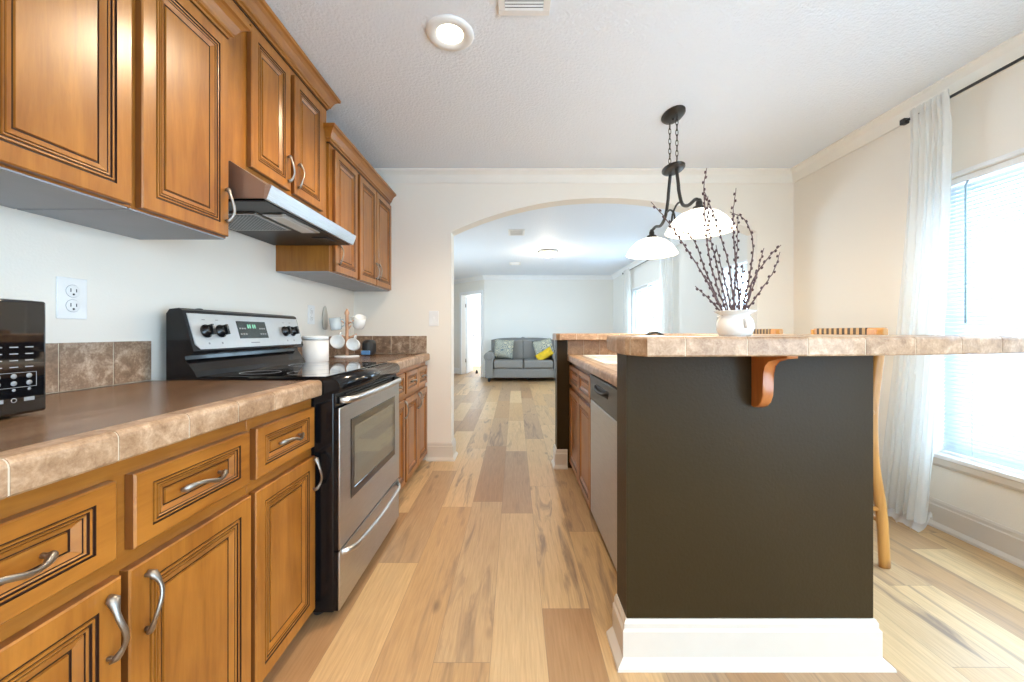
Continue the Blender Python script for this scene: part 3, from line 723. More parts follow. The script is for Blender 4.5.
# ------------------------------------------------------------------ range hood
hd = thing('range_hood', (-1.13, (Y0 + Y1) / 2, 1.58), 'stainless under-cabinet range hood with black underside above the stove', 'range hood')
HY0, HY1 = 1.452, 2.222
m = MB()
m.prism([(XL, 1.58), (XL, 1.719), (-1.055, 1.719), (-.915, 1.627), (-.905, 1.625), (-.918, 1.582), (-.925, 1.58)], M_hoodside, HY0, HY1, 'Y'); m.build('shell', hd)
m = MB(); m.prism([(-.918, 1.578), (-.900, 1.628), (-.905, 1.632), (-.925, 1.630), (-.93, 1.578)], M_steel, HY0 - .002, HY1 + .002, 'Y'); m.build('front_lip', hd)
M_hoodu = mat('hood_black', (.012, .012, .014), .4, spec=.4)
m = MB(); m.box((XL + .002, HY0 + .006, 1.575), (-.935, HY1 - .006, 1.5805), M_hoodu)
m.prism([(XL + .004, HY0 + .006), (-.935, HY0 + .006), (-.935, HY0 + .016), (XL + .004, HY0 + .016)], M_hoodu, 1.57, 1.5805, 'Z'); m.build('underside', hd)
m = MB(); m.box((-1.33, 1.60, 1.566), (-1.06, 1.86, 1.576), M_steel, .002); m.box((-1.315, 1.615, 1.5645), (-1.075, 1.845, 1.567), M_filter); m.build('grease_filter', hd)
m = MB(); m.box((-1.045, 1.62, 1.568), (-.955, 1.92, 1.576), M_chrome, .003); m.box((-1.03, 1.64, 1.5655), (-.97, 1.90, 1.569), M_white, .002); m.build('light_lens', hd)
m = MB(); m.box((-1.05, 2.02, 1.570), (-.97, 2.12, 1.576), M_blackm, .002); m.build('switch_plate', hd)

# ------------------------------------------------------------------ microwave
mw = thing('microwave_oven', (-1.2, .65, CZ), 'black countertop microwave with keypad at the left edge of the brown worktop', 'microwave')
m = MB(); m.box((XL + .012, .40, CZ + .005), (-1.062, .877, 1.155), M_black, .008); m.build('body', mw)
m = MB(); m.box((-1.062, .40, CZ + .005), (-1.046, .735, 1.153), M_glassblack, .006, 3); m.build('door', mw)
m = MB(); m.box((-1.062, .738, CZ + .005), (-1.046, .877, 1.153), M_glassblack, .006, 3); kp_ = m.build('keypad', mw)
m = MB()
for r_ in range(4):
    for c_ in range(3):
        y = .792 + c_ * .026; z = 1.052 - r_ * .014; m.box((-1.046, y - .007, z), (-1.0455, y + .007, z + .0022), M_mark)
for r_ in range(2):
    for c_ in range(3): m.lathe([(0, .0005), (.0052, .0005), (.0052, 0)], M_mark, (-1.046, .792 + c_ * .026, .992 - r_ * .015), 12, 'X')
for c_ in range(3): m.lathe([(0, .0005), (.003, .0005), (.003, 0)], M_mark, (-1.046, .792 + c_ * .026, .963), 10, 'X')
for c_ in (0, 2): m.box((-1.046, .783 + c_ * .026, .938), (-1.0455, .801 + c_ * .026, .946), M_mark)
m.lathe([(.0035, .0005), (.005, .0005), (.005, 0)], M_mark, (-1.046, .818, .942), 14, 'X')
for a, b, c_, d in ((.779, .857, .999, .9998), (.779, .857, .968, .9688), (.779, .7798, .968, .9998), (.8562, .857, .968, .9998)): m.box((-1.046, a, c_), (-1.0456, b, d), M_mark)
m.build('button_marks', kp_)
for yy in (.44, .84):
    for xx in (-1.31, -1.1):
        m = MB(); m.lathe([(0, 0), (.012, 0), (.012, .0055), (0, .0055)], M_blackm, (xx, yy, CZ), 12); m.build('foot', mw)

# ------------------------------------------------------------------ outlets and switch
def plate(kind, c, axis, label):
    t = thing(kind, c, label, 'outlet' if 'outlet' in kind else 'light switch'); sgn = 1 if axis == 'X' else -1
    def bx(m, u0, u1, v0, v1, o0, o1, mt, bev=0):
        if axis == 'X': m.box((c[0] + o0, c[1] + u0, c[2] + v0), (c[0] + o1, c[1] + u1, c[2] + v1), mt, bev)
        else: m.box((c[0] + u0, c[1] - o0, c[2] + v0), (c[0] + u1, c[1] - o1, c[2] + v1), mt, bev)
    m = MB(); bx(m, -.041, .041, -.063, .063, 0, .006, M_white, .002); m.build('cover_plate', t)
    if 'outlet' in kind:
        for dz in (-.0225, .0225):
            m = MB()
            cc = (c[0] + .006, c[1], c[2] + dz) if axis == 'X' else (c[0], c[1] - .006, c[2] + dz)
            m.lathe([(.0185, -.002), (.0185, .002), (.0175, .0025), (0, .0025)], M_white, cc, 24, axis if axis == 'X' else 'Y')
            if axis == 'X':
                s_ = m.build('socket', t); m = MB()
                m.box((cc[0] + .002, cc[1] - .009, cc[2] - .003), (cc[0] + .003, cc[1] - .0065, cc[2] + .008), M_slot); m.box((cc[0] + .002, cc[1] + .0065, cc[2] - .003), (cc[0] + .003, cc[1] + .009, cc[2] + .007), M_slot)
                m.lathe([(0, .003), (.0032, .003), (.0032, .002)], M_slot, (cc[0], cc[1], cc[2] - .010), 10, 'X')
                m.lathe([(.0187, .0005), (.0196, .0005), (.0196, -.001)], M_markd, cc, 24, 'X')
                m.build('slots', s_)
            else: m.build('socket', t)
    else:
        for du in ((-.0,)):
            m = MB(); bx(m, du - .005, du + .005, -.012, .012, .006, .009, M_white, .001); bx(m, du - .003, du + .003, -.002, .009, .009, .016, M_white, .001); m.build('toggle', t)
plate('wall_outlet', (XL, 1.205, 1.188), 'X', 'white double outlet on the left wall above the tiles, near the microwave')
plate('wall_outlet', (XL, 2.62, 1.20), 'X', 'white outlet on the left wall beyond the stove, beside the mug tree')
plate('wall_switch', (-.687, YB, 1.20), 'Y', 'white light switch on the cream wall left of the archway')

# ------------------------------------------------------------------ worktop items
cn = thing('storage_canister', (-1.205, 2.37, CZ), 'plain white round canister on the worktop behind the stove', 'canister')
m = MB(); m.lathe([(0, 0), (.070, 0), (.072, .004), (.072, .130), (0, .130)], mat('canister_white', (.80, .77, .74), .4), (-1.205, 2.37, CZ), 40); m.build('container', cn)
m = MB(); m.lathe([(0, .131), (.072, .131), (.072, .152), (.068, .157), (0, .157)], M_ceramic, (-1.205, 2.37, CZ), 40); m.build('lid', cn)
MT = (-1.20, 2.80)
mt_ = thing('mug_tree', (MT[0], MT[1], CZ), 'light wooden mug tree with round base holding four mugs', 'mug rack')
m = MB(); m.lathe([(0, 0), (.085, 0), (.085, .008), (.078, .014), (0, .014)], M_ceramic, (*MT, CZ), 40); m.build('base', mt_)
M_pale = wood('pale_peg_wood', (.52, .27, .15), (.70, .42, .27), 'Z', 2, .5, 0)
m = MB(); m.lathe([(.011, .014), (.011, .30), (.017, .31), (.014, .325), (.004, .345), (0, .345)], M_pale, (*MT, CZ), 16); m.build('post', mt_)
pegs = [(.12, .235, 0.0), (.12, .235, pi), (.11, .13, .35), (.11, .13, pi - .3), (.12, .19, pi / 2), (.12, .19, -pi / 2)]
for r_, z_, a in pegs[:5]:
    m = MB(); m.tube([(MT[0], MT[1], CZ + z_), (MT[0] + cos(a) * .065, MT[1] + sin(a) * .065, CZ + z_ + .035)], .0055, M_pale, 8); m.build('peg', mt_)
def mug(c, axis, label, mt, h=.085, r=.038, roll=0):
    """mug lying on its hanging peg; axis = direction of its mouth"""
    ax = Vector(axis).normalized(); q = Vector((0, 0, 1)).rotation_difference(ax); M4 = Matrix.Translation(c) @ q.to_matrix().to_4x4() @ Matrix.Rotation(roll, 4, 'Z')
    t = thing('coffee_mug', c, label, 'mug', 'mugs on the mug tree')
    m = MB(); m.lathe([(0, 0), (r * .8, 0), (r * .95, .004), (r, .02), (r, h), (r - .0035, h), (r - .004, .012), (0, .008)], mt, (0, 0, 0), 28)
    bmesh.ops.transform(m.bm, matrix=M4, verts=m.bm.verts[:]); m.build('cup', t)
    m = MB(); m.tube([(r * .95, 0, h * .82), (r + .018, 0, h * .8), (r + .027, 0, h * .55), (r + .022, 0, h * .3), (r * .95, 0, h * .2)], (.0045), mt, 8)
    bmesh.ops.transform(m.bm, matrix=M4, verts=m.bm.verts[:]); m.build('mug_handle', t)
mug((MT[0] - .055, MT[1] - .045, CZ + .195), (-.1, -.1, 1), 'pale blue-grey mug hanging upper left on the mug tree', M_ceramicb, roll=0)
mug((MT[0] + .085, MT[1] - .01, CZ + .215), (.35, -.45, .8), 'tilted white mug hanging upper right on the mug tree', M_ceramic, roll=pi)
mug((MT[0] - .052, MT[1] - .02, CZ + .10), (.30, -.95, .22), 'white mug with its open mouth forward, lower left on the mug tree', M_ceramic, .08, .046, roll=pi / 2)
mug((MT[0] + .055, MT[1] + .0, CZ + .085), (.2, -1, .15), 'white mug hanging lower right on the mug tree', M_ceramic, .08, .042, roll=pi / 2)
sc = thing('coffee_grinder', (-1.12, 3.02, CZ), 'small dark rounded appliance behind the mug tree on the far worktop', 'appliance')
m = MB(); m.box((-1.16, 2.95, CZ), (-1.085, 3.09, CZ + .12), M_blackm, .03, 4); m.build('body', sc)
m = MB(); m.box((-1.155, 2.938, CZ + .008), (-1.09, 2.955, CZ + .04), mat('blue_strip', (.10, .25, .5), .3), .004); m.build('front_strip', sc)
wd = MB(); wd.lathe([(0, 0), (.030, .004), (.040, .05), (.036, .11), (.018, .16), (0, .175)], mat('shadow_beige', (.52, .47, .40), .9), (0, 0, 0), 20)  # flattened solid in a shadow tone, stands in for a cast shadow
bmesh.ops.scale(wd.bm, vec=(.22, 1, 1), verts=wd.bm.verts[:]); bmesh.ops.translate(wd.bm, vec=(XL + .009, 2.80, 1.10), verts=wd.bm.verts[:])
tag(wd.build('wall_shadow_shape', origin=(XL, 2.80, 1.10)), 'beige shape for the shadow cast on the left wall behind the mug tree', 'shadow shape')

# ------------------------------------------------------------------ island
PX0, PX1, PY0, PY1 = .367, 1.178, 1.289, 1.41
BZ, BT = 1.022, 1.073
isl = thing('kitchen_island', (.8, 2.2, 0), 'U-shaped kitchen island with dark olive painted half walls carrying the tiled bar', 'kitchen island')
m = MB()
# one connected footprint: near end wall, right wall, far wall
fp = [(PX0, PY0), (PX1, PY0), (PX1, 3.27), (.335, 3.27), (.335, 3.128), (PX1 - .12, 3.128), (PX1 - .12, PY1), (PX0, PY1)]
m.prism(fp, M_island, 0, BZ - .001, 'Z'); m.build('half_wall', isl)
m = MB(); m.sweep([(PX0, PY1), (PX0, PY0), (PX1, PY0), (PX1, 3.27)][::1], BBW, M_trim); m.sweep([(.335, 3.27), (.335, 3.128), (.417, 3.128)], BBP, M_trim); m.build('baseboard', isl)
# corbel
def corbel(x, w=.044):
    dz = [(0, .842), (0, BZ - .001), (.169, BZ - .001), (.169, 1.009), (.13, 1.005), (.088, .997), (.069, .98), (.060, .953), (.062, .92), (.061, .885), (.051, .862), (.035, .848), (.014, .840)]
    pr = [(PY0 - a, b) for a, b in dz]
    m = MB(); m.prism(pr, M_corbel, x - w / 2, x + w / 2, 'X', True, .003); return m.build('corbel', isl)
corbel(.793, .034)
# inner tiles on far half wall above sink worktop
m = MB()
for i in range(5):
    m.box((.42 + i * .128, 3.118, CZ), (.545 + i * .128, 3.128, BZ - .003), M_edge, .0015)
m.box((.418, 3.121, CZ), (1.058, 3.128, BZ - .004), M_grout); m.build('inner_backsplash', isl)

bt = thing('raised_bar_counter', (.9, 2.0, BZ), 'raised U-shaped bar top with travertine bullnose edge around the island', 'bar counter')
outer = [(.337, 1.44), (.298, 1.15), (.300, 1.07), (.335, .992), (.60, 1.010), (.889, 1.030), (1.20, 1.085), (1.45, 1.145), (1.62, 1.195), (1.68, 1.25), (1.68, 1.36), (1.63, 1.50), (1.60, 1.62), (1.60, 3.30), (1.55, 3.36), (.36, 3.36), (.318, 3.32), (.318, 3.05), (.345, 3.02), (1.04, 3.02), (1.04, 1.46), (.36, 1.46)]
m = MB(); ins = []
P = [Vector(p) for p in outer]; N = len(P)
for i in range(N):
    a = (P[i] - P[i - 1]).normalized(); b = (P[(i + 1) % N] - P[i]).normalized(); n_ = Vector((a.y, -a.x)) + Vector((b.y, -b.x)); n_ /= max(n_.length_squared / 2, .4)
    ins.append((P[i].x - n_.x * .012, P[i].y - n_.y * .012))
m.prism(ins, M_bartop, BZ + .004, BT - .0015, 'Z'); m.build('top_surface', bt)
# the edge: path travels so that outward is on its right (counter-clockwise from above)
pth = outer + [outer[0]]
P_, L_ = arclen(pth)
te = tiled_edge('tiled_edge', bt, pth, BT - BZ, BT, .165, L_[3] + .10 - .165 * 2, .02, .010)

# sink run inside the island
IX = .43
base_cab('sink_cabinet', 'reddish maple sink base cabinet with two doors inside the island', IX, -1, 1.03, 2.235, 3.115,
         [(2.25, 2.665, .06, .645), (2.675, 3.10, .06, .645)],
         [(2.25, 2.665, .675, .825, None), (2.675, 3.10, .675, .825, None)], None)
for o in [o for o in COL.objects if o.name.startswith('sink_cabinet')]: o['category'] = 'cabinet'; 
dwt = thing('dishwasher', (.72, 1.92, 0), 'stainless dishwasher with dark control strip inside the island', 'dishwasher')
m = MB(); m.box((.46, 1.63, .07), (1.02, 2.225, .853), M_blackm); m.box((.50, 1.64, 0), (1.02, 2.22, .07), M_slot); m.build('body', dwt)
m = MB(); m.box((.428, 1.632, .075), (.462, 2.223, .705), M_steel, .004); m.build('door', dwt)
m = MB(); m.box((.426, 1.632, .709), (.462, 2.223, .846), mat('dark_steel', (.022, .023, .025), .3, 0), .004); cpd = m.build('control_strip', dwt)
m = MB(); m.box((.4235, 1.80, .775), (.4275, 2.06, .812), M_slot, .002); m.tube([(.424, 1.80, .80), (.412, 1.84, .79), (.410, 1.93, .786), (.412, 2.02, .79), (.424, 2.06, .80)], .008, M_blackm, 8); m.build('handle', cpd)
iw = thing('island_worktop', (.75, 2.3, CZ), 'lower tan tiled worktop around the sink inside the island', 'worktop')
sx0, sx1, sy0, sy1 = .52, .96, 2.22, 2.92
m = MB(); za, zb = .857, CZ - .001
for a, b in (((.465, 1.412), (1.056, sy0)), ((.465, sy1), (1.056, 3.117)), ((.465, sy0), (sx0, sy1)), ((sx1, sy0), (1.056, sy1))): m.box((a[0], a[1], za), (b[0], b[1], zb), M_bartop)
m.build('top_surface', iw)
tiled_edge('tiled_edge', iw, [(.417, 3.117), (.417, 1.412)], .048, CZ, .155, .12)
# sink
sk_ = thing('kitchen_sink', (.74, 2.57, .72), 'white double sink set in the island worktop', 'sink')
m = MB(); m.sweep([(sx0, sy0), (sx0, sy1), (sx1, sy1), (sx1, sy0)], [(.001, 0), (.018, 0), (.016, .008), (.001, .010), (-.012, .004), (-.012, -.002)], M_sink, closed=True, z=CZ)
bmesh.ops.reverse_faces(m.bm, faces=m.bm.faces[:]); 
m.build('rim', sk_)
m = MB(); w_ = .006
m.box((sx0 + .002, sy0 + .002, .74), (sx1 - .002, sy1 - .002, .746), M_sink)
for a, b in (((sx0 + .002, sy0 + .002), (sx0 + .01, sy1 - .002)), ((sx1 - .01, sy0 + .002), (sx1 - .002, sy1 - .002)), ((sx0 + .01, sy0 + .002), (sx1 - .01, sy0 + .01)), ((sx0 + .01, sy1 - .01), (sx1 - .01, sy1 - .002)), ((sx0 + .01, 2.56), (sx1 - .01, 2.58))):
    m.box((a[0], a[1], .746), (b[0], b[1], CZ - .001), M_sink)
m.build('basin', sk_)
fc = thing('kitchen_faucet', (1.0, 2.57, CZ), 'dark gooseneck faucet behind the island sink, its arc just above the bar', 'faucet')
m = MB(); m.lathe([(0, 0), (.028, 0), (.026, .012), (.015, .02), (.014, .05), (0, .05)], M_pewter, (1.0, 2.57, CZ), 20); m.build('base', fc)
m = MB(); m.tube([(1.0, 2.57, CZ + .04), (.995, 2.57, CZ + .10), (.97, 2.565, CZ + .155), (.92, 2.555, CZ + .178), (.87, 2.545, CZ + .170), (.845, 2.54, CZ + .15), (.835, 2.54, CZ + .12)], .0105, M_bronze, 12); m.build('spout', fc)
m = MB(); m.tube([(1.0, 2.57, CZ + .05), (1.005, 2.51, CZ + .075)], .006, M_pewter, 8); m.build('lever', fc)

# ------------------------------------------------------------------ pitcher with twigs
VX, VY = .708, 1.262
pv = thing('white_pitcher', (VX, VY, BT), 'small white ceramic pitcher on the bar holding budded twigs', 'pitcher')
m = MB(); m.lathe([(0, 0), (.044, 0), (.048, .004), (.053, .018), (.055, .034), (.050, .052), (.042, .062), (.041, .066), (.054, .074), (.062, .079), (.060, .080), (.039, .068), (.045, .050), (.050, .034), (.046, .012), (0, .008)], M_ceramic, (VX, VY, BT), 40)
for v in m.bm.verts:   # pull a pouring lip towards the camera side
    d = Vector((v.co.x - VX, v.co.y - VY)); a = math.atan2(d.x, -d.y)
    if v.co.z > BT + .06 and abs(a) < .5:
        f = (1 - abs(a) / .5) * (v.co.z - BT - .06) / .02 * .016; v.co.y -= f
m.build('jug', pv)
m = MB(); m.tube([(VX - .01, VY + .045, BT + .066), (VX - .012, VY + .078, BT + .062), (VX - .012, VY + .085, BT + .04), (VX - .01, VY + .07, BT + .02), (VX, VY + .05, BT + .016)], .005, M_ceramic, 10); m.build('jug_handle', pv)
m = MB(); m.tube([(VX + .004, VY - .050, BT + .052), (VX + .004, VY - .060, BT + .044), (VX + .003, VY - .060, BT + .034), (VX + .002, VY - .054, BT + .026)], [.006, .007, .006, .004], M_ceramic, 10); m.build('lip_drip', pv)
sV = 392 / VY
def px(x, y, dy=0.0):
    Y = VY + dy; s_ = 392 / Y; return ((x - 515) / s_, Y, 1.085 + (332 - y) / s_)
TW = [([(706.7, 168), (704, 190), (706, 231), (712, 270), (726, 311)], -.03, 'tallest budded twig in the pitcher, rising left of centre'),
      ([(703.6, 190), (714, 216), (728, 262), (735, 311)], .04, 'tall budded twig crossing the front of the larger lamp shade'),
      ([(736, 188), (733, 216), (735, 254), (740, 312)], .0, 'straight upright budded twig at the middle of the pitcher'),
      ([(730, 212), (745, 220), (753, 243), (750, 273), (742, 311)], .05, 'budded twig that hooks over to the right at its tip'),
      ([(651, 202), (669, 223), (690, 254), (707, 281), (722, 311)], -.05, 'longest budded twig leaning left over the smaller lamp shade'),
      ([(682, 229), (695, 242), (705, 269), (722, 311)], .03, 'budded twig leaning left below the larger lamp shade'),
      ([(695, 286), (708, 298), (721, 312)], -.01, 'lowest short budded twig poking out to the left'),
      ([(764, 248), (759, 266), (752, 290), (743, 312)], .03, 'short budded twig just right of the hooked one'),
      ([(781, 245), (768, 258), (753, 280), (745, 311)], -.03, 'upper of the two budded twigs reaching farthest right'),
      ([(780, 252), (773, 272), (758, 294), (746, 312)], .02, 'lower of the two budded twigs reaching farthest right'),
      ([(743, 263), (742, 280), (738, 311)], -.02, 'short thin budded twig in the middle of the pitcher'),
      ([(708, 196), (709, 230), (716, 262), (728, 311)], .06, 'budded twig close behind the tallest one'),
      ([(716, 245), (722, 270), (732, 312)], .01, 'medium budded twig standing left of the pitcher centre'),
      ([(738, 214), (737, 250), (735, 280), (733, 311)], .07, 'budded twig half hidden behind the straight upright one')]
def smooth(pts, n=8):
    out = []; P = [Vector(p) for p in pts]; P = [P[0] * 2 - P[1]] + P + [P[-1] * 2 - P[-2]]
    for i in range(1, len(P) - 2):
        for k in range(n):
            t = k / n; a, b, c, d = P[i - 1:i + 3]
            out.append(.5 * ((2 * b) + (c - a) * t + (2 * a - 5 * b + 4 * c - d) * t * t + (3 * b - a - 3 * c + d) * t ** 3))
    out.append(P[-2]); return out
for pts, dy, lab in TW:
    n = len(pts); W3 = [px(x, y, dy * (1 - i / (n - 1))) for i, (x, y) in enumerate(pts)]
    e = Vector(W3[-1]); W3.append((VX + (e.x - VX) * .3, VY + (e.y - VY) * .3, BT + .016))
    sp_ = smooth(W3[:-1], 8) + [Vector(W3[-1])]
    jit = [p + Vector((random.uniform(-1, 1), random.uniform(-1, 1), 0)) * .0012 if 0 < i < len(sp_) - 1 else p for i, p in enumerate(sp_)]
    N = len(jit); t = thing('budded_twig', W3[-1], lab, 'twig', 'twigs in the white pitcher')
    m = MB(); m.tube(jit, [.0011 + .0016 * i / (N - 1) for i in range(N)], M_twig, 6); m.build('stem', t)
    m = MB(); acc = 0; k = 0
    for i in range(1, N - 1):
        acc += (jit[i] - jit[i - 1]).length
        if acc > .0125 and jit[i].z > BT + .085:
            acc = 0; k += 1; d = (jit[i - 1] - jit[i + 1]).normalized(); o = d.cross(Vector((0, 1, 0))).normalized() * (.0036 if k % 2 else -.0036)
            c = jit[i] + o + Vector((0, random.uniform(-.002, .002), 0)) + d * .002
            x = bmesh.ops.create_icosphere(m.bm, subdivisions=1, radius=1, matrix=Matrix.Translation(c) @ d.to_track_quat('Z', 'Y').to_matrix().to_4x4() @ Matrix.Diagonal((.0031, .0031, .0058, 1)))
            for f in {f for v in x['verts'] for f in v.link_faces}: f.material_index = m.mi(M_bud); f.smooth = True
    m.build('buds', t)

# ------------------------------------------------------------------ pendant fixture
PXc, PYc = .985, 2.44
pf = thing('pendant_light', (PXc, PYc, ZC), 'bronze two-light pendant with frosted bell shades hanging over the island', 'pendant light')
def oval(m, z, prof, mt, a=1.0, b=1.6):
    k = len(m.bm.verts); before = set(m.bm.verts); m.lathe(prof, mt, (0, 0, 0), 36); vs = [v for v in m.bm.verts if v not in before]
    for v in vs: v.co = Vector((PXc + v.co.x * a, PYc + v.co.y * b, z + v.co.z))
m = MB(); oval(m, ZC, [(0, -.028), (.03, -.028), (.052, -.022), (.058, -.012), (.064, -.008), (.064, 0), (0, 0)], M_bronze); m.ball((PXc, PYc, ZC - .03), .008, M_bronze); m.build('canopy', pf)
m = MB(); oval(m, 2.10, [(0, -.020), (.03, -.020), (.052, -.014), (.062, -.004), (.062, .006), (.05, .012), (0, .014)], M_bronze); m.build('lower_plate', pf)
for sgn in (-1, 1):
    m = MB(); z = ZC - .03; k = 0; L = 0.034
    while z - L > 2.108:
        ring = []
        for i in range(14):
            a = 2 * pi * i / 14; w_ = .0075 * cos(a); hh = (L / 2 + .0035) * sin(a)
            ring.append((PXc + (w_ if k % 2 else 0), PYc + sgn * .055 + (0 if k % 2 else w_), z - L / 2 + hh))
        m.tube(ring, 0.0021, M_bronze, 6, closed=True); z -= L * .93; k += 1
    m.tube([(PXc, PYc + sgn * .055, z + .002), (PXc, PYc + sgn * .055, 2.105)], .0022, M_bronze, 6)
    m.tube([(PXc, PYc + sgn * .055, ZC - .015), (PXc, PYc + sgn * .055, ZC - .034)], .003, M_bronze, 6)
    m.build('chain', pf)
SHX = {-1: (1.003, 2.135), 1: (.968, 2.775)}
for sgn in (-1, 1):
    sx, sy = SHX[sgn]; zt = 1.752
    # main arm: down from the plate, bowing out to the shade holder
    pts = smooth([(PXc, PYc + sgn * .045, 2.09), (PXc, PYc + sgn * .075, 1.98), (PXc, PYc + sgn * .085, 1.93), (PXc, PYc + sgn * .13, 1.84), (PXc, PYc + sgn * .21, 1.805), ((PXc + sx) / 2, PYc + sgn * .28, 1.815), (sx, sy, 1.80)], 6)
    m = MB(); m.tube(pts, .010, M_bronze, 10); m.ball((sx, sy, 1.80), .014, M_bronze)
    pts = smooth([(PXc, PYc + sgn * .12, 1.86), (PXc, PYc + sgn * .05, 1.86), (PXc, PYc - sgn * .01, 1.82), (PXc, PYc - sgn * .03, 1.76), (PXc, PYc - sgn * .06, 1.70)], 6)
    m.tube(pts, .006, M_bronze, 8); m.build('arm', pf)
    m = MB(); m.lathe([(0, .062), (.014, .062), (.018, .05), (.018, .035), (.032, .028), (.034, .006), (0, .006)], M_bronze, (sx, sy, 1.738), 20); m.build('shade_holder', pf)
    m = MB(); rb = .176
    m.lathe([(.028, .118), (.06, .112), (.10, .094), (.135, .064), (.160, .030), (.172, .008), (rb, 0), (.172, .001), (.156, .026), (.130, .059), (.097, .088), (.058, .106), (.028, .112), (.028, .118)], M_shade, (sx, sy, 1.632), 48)
    sh = m.build('glass_shade', pf)
    m = MB(); m.ball((sx, sy, 1.69), (.03, .03, .035), M_bulb); m.build('bulb', sh)
    lamp('pendant_lamp', 'POINT', (sx, sy, 1.625), 9, WARM, .06)

# ------------------------------------------------------------------ ceiling fittings
RX, RY = -.295, 1.78
rl = thing('recessed_light', (RX, RY, ZC), 'round white recessed ceiling light, lit, in the kitchen ceiling', 'ceiling light')
m = MB(); m.lathe([(.060, -.004), (.075, -.012), (.100, -.010), (.108, -.003), (.108, 0), (.060, 0), (.060, -.004)], M_white, (RX, RY, ZC), 48); m.build('trim_ring', rl)
m = MB(); m.lathe([(0, -.010), (.04, -.009), (.058, -.004), (.058, 0), (0, 0)], M_bulb, (RX, RY, ZC), 32); m.build('lens', rl)
lamp('recessed_or_fill_spot', 'SPOT', (RX, RY, ZC - .02), 55, WARM, .06, spot_size=radians(150), spot_blend=.6)
for x_, y_ in ((.6, .2), (-.3, -.6), (1.2, -1.2)): lamp('recessed_or_fill_spot', 'SPOT', (x_, y_, ZC - .02), 22, WARM, .08, spot_size=radians(150), spot_blend=.6)  # three unseen spots added for warm fill, without fittings
def vent(name, c, w, l, label):
    t = thing(name, (c[0], c[1], ZC), label, 'ceiling vent', 'white ceiling vents')
    m = MB(); x, y = c; f = .028
    m.box((x - w / 2, y - l / 2, ZC - .008), (x + w / 2, y - l / 2 + f, ZC), M_white, .002); m.box((x - w / 2, y + l / 2 - f, ZC - .008), (x + w / 2, y + l / 2, ZC), M_white, .002)
    m.box((x - w / 2, y - l / 2 + f, ZC - .008), (x - w / 2 + f, y + l / 2 - f, ZC), M_white, .002); m.box((x + w / 2 - f, y - l / 2 + f, ZC - .008), (x + w / 2, y + l / 2 - f, ZC), M_white, .002)
    m.build('frame', t)
    m = MB(); m.box((x - w / 2 + f, y - l / 2 + f, ZC - .0015), (x + w / 2 - f, y + l / 2 - f, ZC), M_slot); m.build('backing', t)
    m = MB(); yy = y - l / 2 + f + .008
    while yy < y + l / 2 - f - .004:
        V = [m.bm.verts.new(p) for p in ((x - w / 2 + f, yy - .002, ZC - .005), (x + w / 2 - f, yy - .002, ZC - .005), (x + w / 2 - f, yy + .004, ZC - .010), (x - w / 2 + f, yy + .004, ZC - .010))]; m.face(V, M_white); yy += .016
    m.build('louvers', t)
vent('ceiling_vent', (.038, 1.49), .215, .36, 'white louvered ceiling vent at the top edge of the photo')
vent('ceiling_vent', (.02, 5.33), .22, .30, 'small ceiling vent in the living room, nearer than the other one there')
vent('ceiling_vent', (.0, 7.75), .22, .30, 'small ceiling vent in the living room farthest away')
FL = (.55, 6.55)
fl = thing('flush_ceiling_light', (*FL, ZC), 'round flush ceiling light glowing in the living room', 'ceiling light')
m = MB(); m.lathe([(0, 0), (.17, 0), (.175, -.012), (.165, -.028), (.15, -.03), (0, -.03)], mat('nickel', (.45, .42, .38), .35, .9), (*FL, ZC), 40); m.build('pan', fl)
m = MB(); m.lathe([(.152, -.028), (.148, -.055), (.115, -.085), (.06, -.10), (0, -.104)], M_dome, (*FL, ZC), 40); m.build('dome', fl)
lamp('living_lamp', 'POINT', (*FL, ZC - .22), 12, (1, .84, .62), .08)
lamp('bedroom_fill', 'POINT', (-.6, 11.4, 2.1), 50, (.85, .93, 1), .15)  # unseen fill light added to brighten the room beyond the doorway

# ------------------------------------------------------------------ bar stools
def stool(dy, label, first=None):
    pass
SX = 1.672
bs = thing('bar_stool', (SX, 2.01, 0), '', 'bar stool', 'oak bar stools behind the bar')
ya, yb = 1.81, 2.21
def rearleg(y):
    return smooth([(SX + .035, y, 0), (SX + .02, y, .25), (SX - .015, y, .48), (SX - .022, y, .68), (SX - .012, y, .82), (SX + .008, y, .98), (SX + .020, y, 1.06), (SX + .022, y, 1.098)], 5)
for y in (ya, yb):
    m = MB(); P = rearleg(y); n = len(P); m.tube(P, [(.024, .0175)] * n, M_oak, 12, flat=(1, 0, 0)); m.build('leg', bs)
for y in (ya + .01, yb - .01):
    m = MB(); m.tube([(SX - .40, y, 0), (SX - .37, y, .70)], [(.015, .015), (.02, .02)], M_oak, 12); m.build('leg', bs)
m = MB(); m.box((SX - .41, ya - .02, .70), (SX - .02, yb + .02, .73), M_oak, .012, 3); m.build('seat', bs)
M_cane = NT('woven_cane'); v = M_cane.coords('Object', (1, 60, 1)); wv = M_cane.n('ShaderNodeTexChecker'); wv.inputs['Scale'].default_value = 1; M_cane.l(v, wv.inputs['Vector'])
wv.inputs[1].default_value = (.45, .30, .14, 1); wv.inputs[2].default_value = (.05, .03, .015, 1); M_cane.l(wv.outputs[0], M_cane.b.inputs['Base Color']); M_cane = M_cane.m
m = MB(); m.box((SX + .006, ya - .022, 1.055), (SX + .036, yb + .0, 1.105), M_oak, .008, 3); tr_ = m.build('top_rail', bs)
m = MB(); m.box((SX + .0035, ya + .06, 1.066), (SX + .0385, yb - .03, 1.1055), M_cane, .003); m.build('woven_band', tr_)
for z in (.82, .94):
    m = MB(); m.box((SX - .035 + (z - .82) * .2, ya, z), (SX - .015 + (z - .82) * .2, yb, z + .03), M_oak, .006); m.build('back_slat', bs)
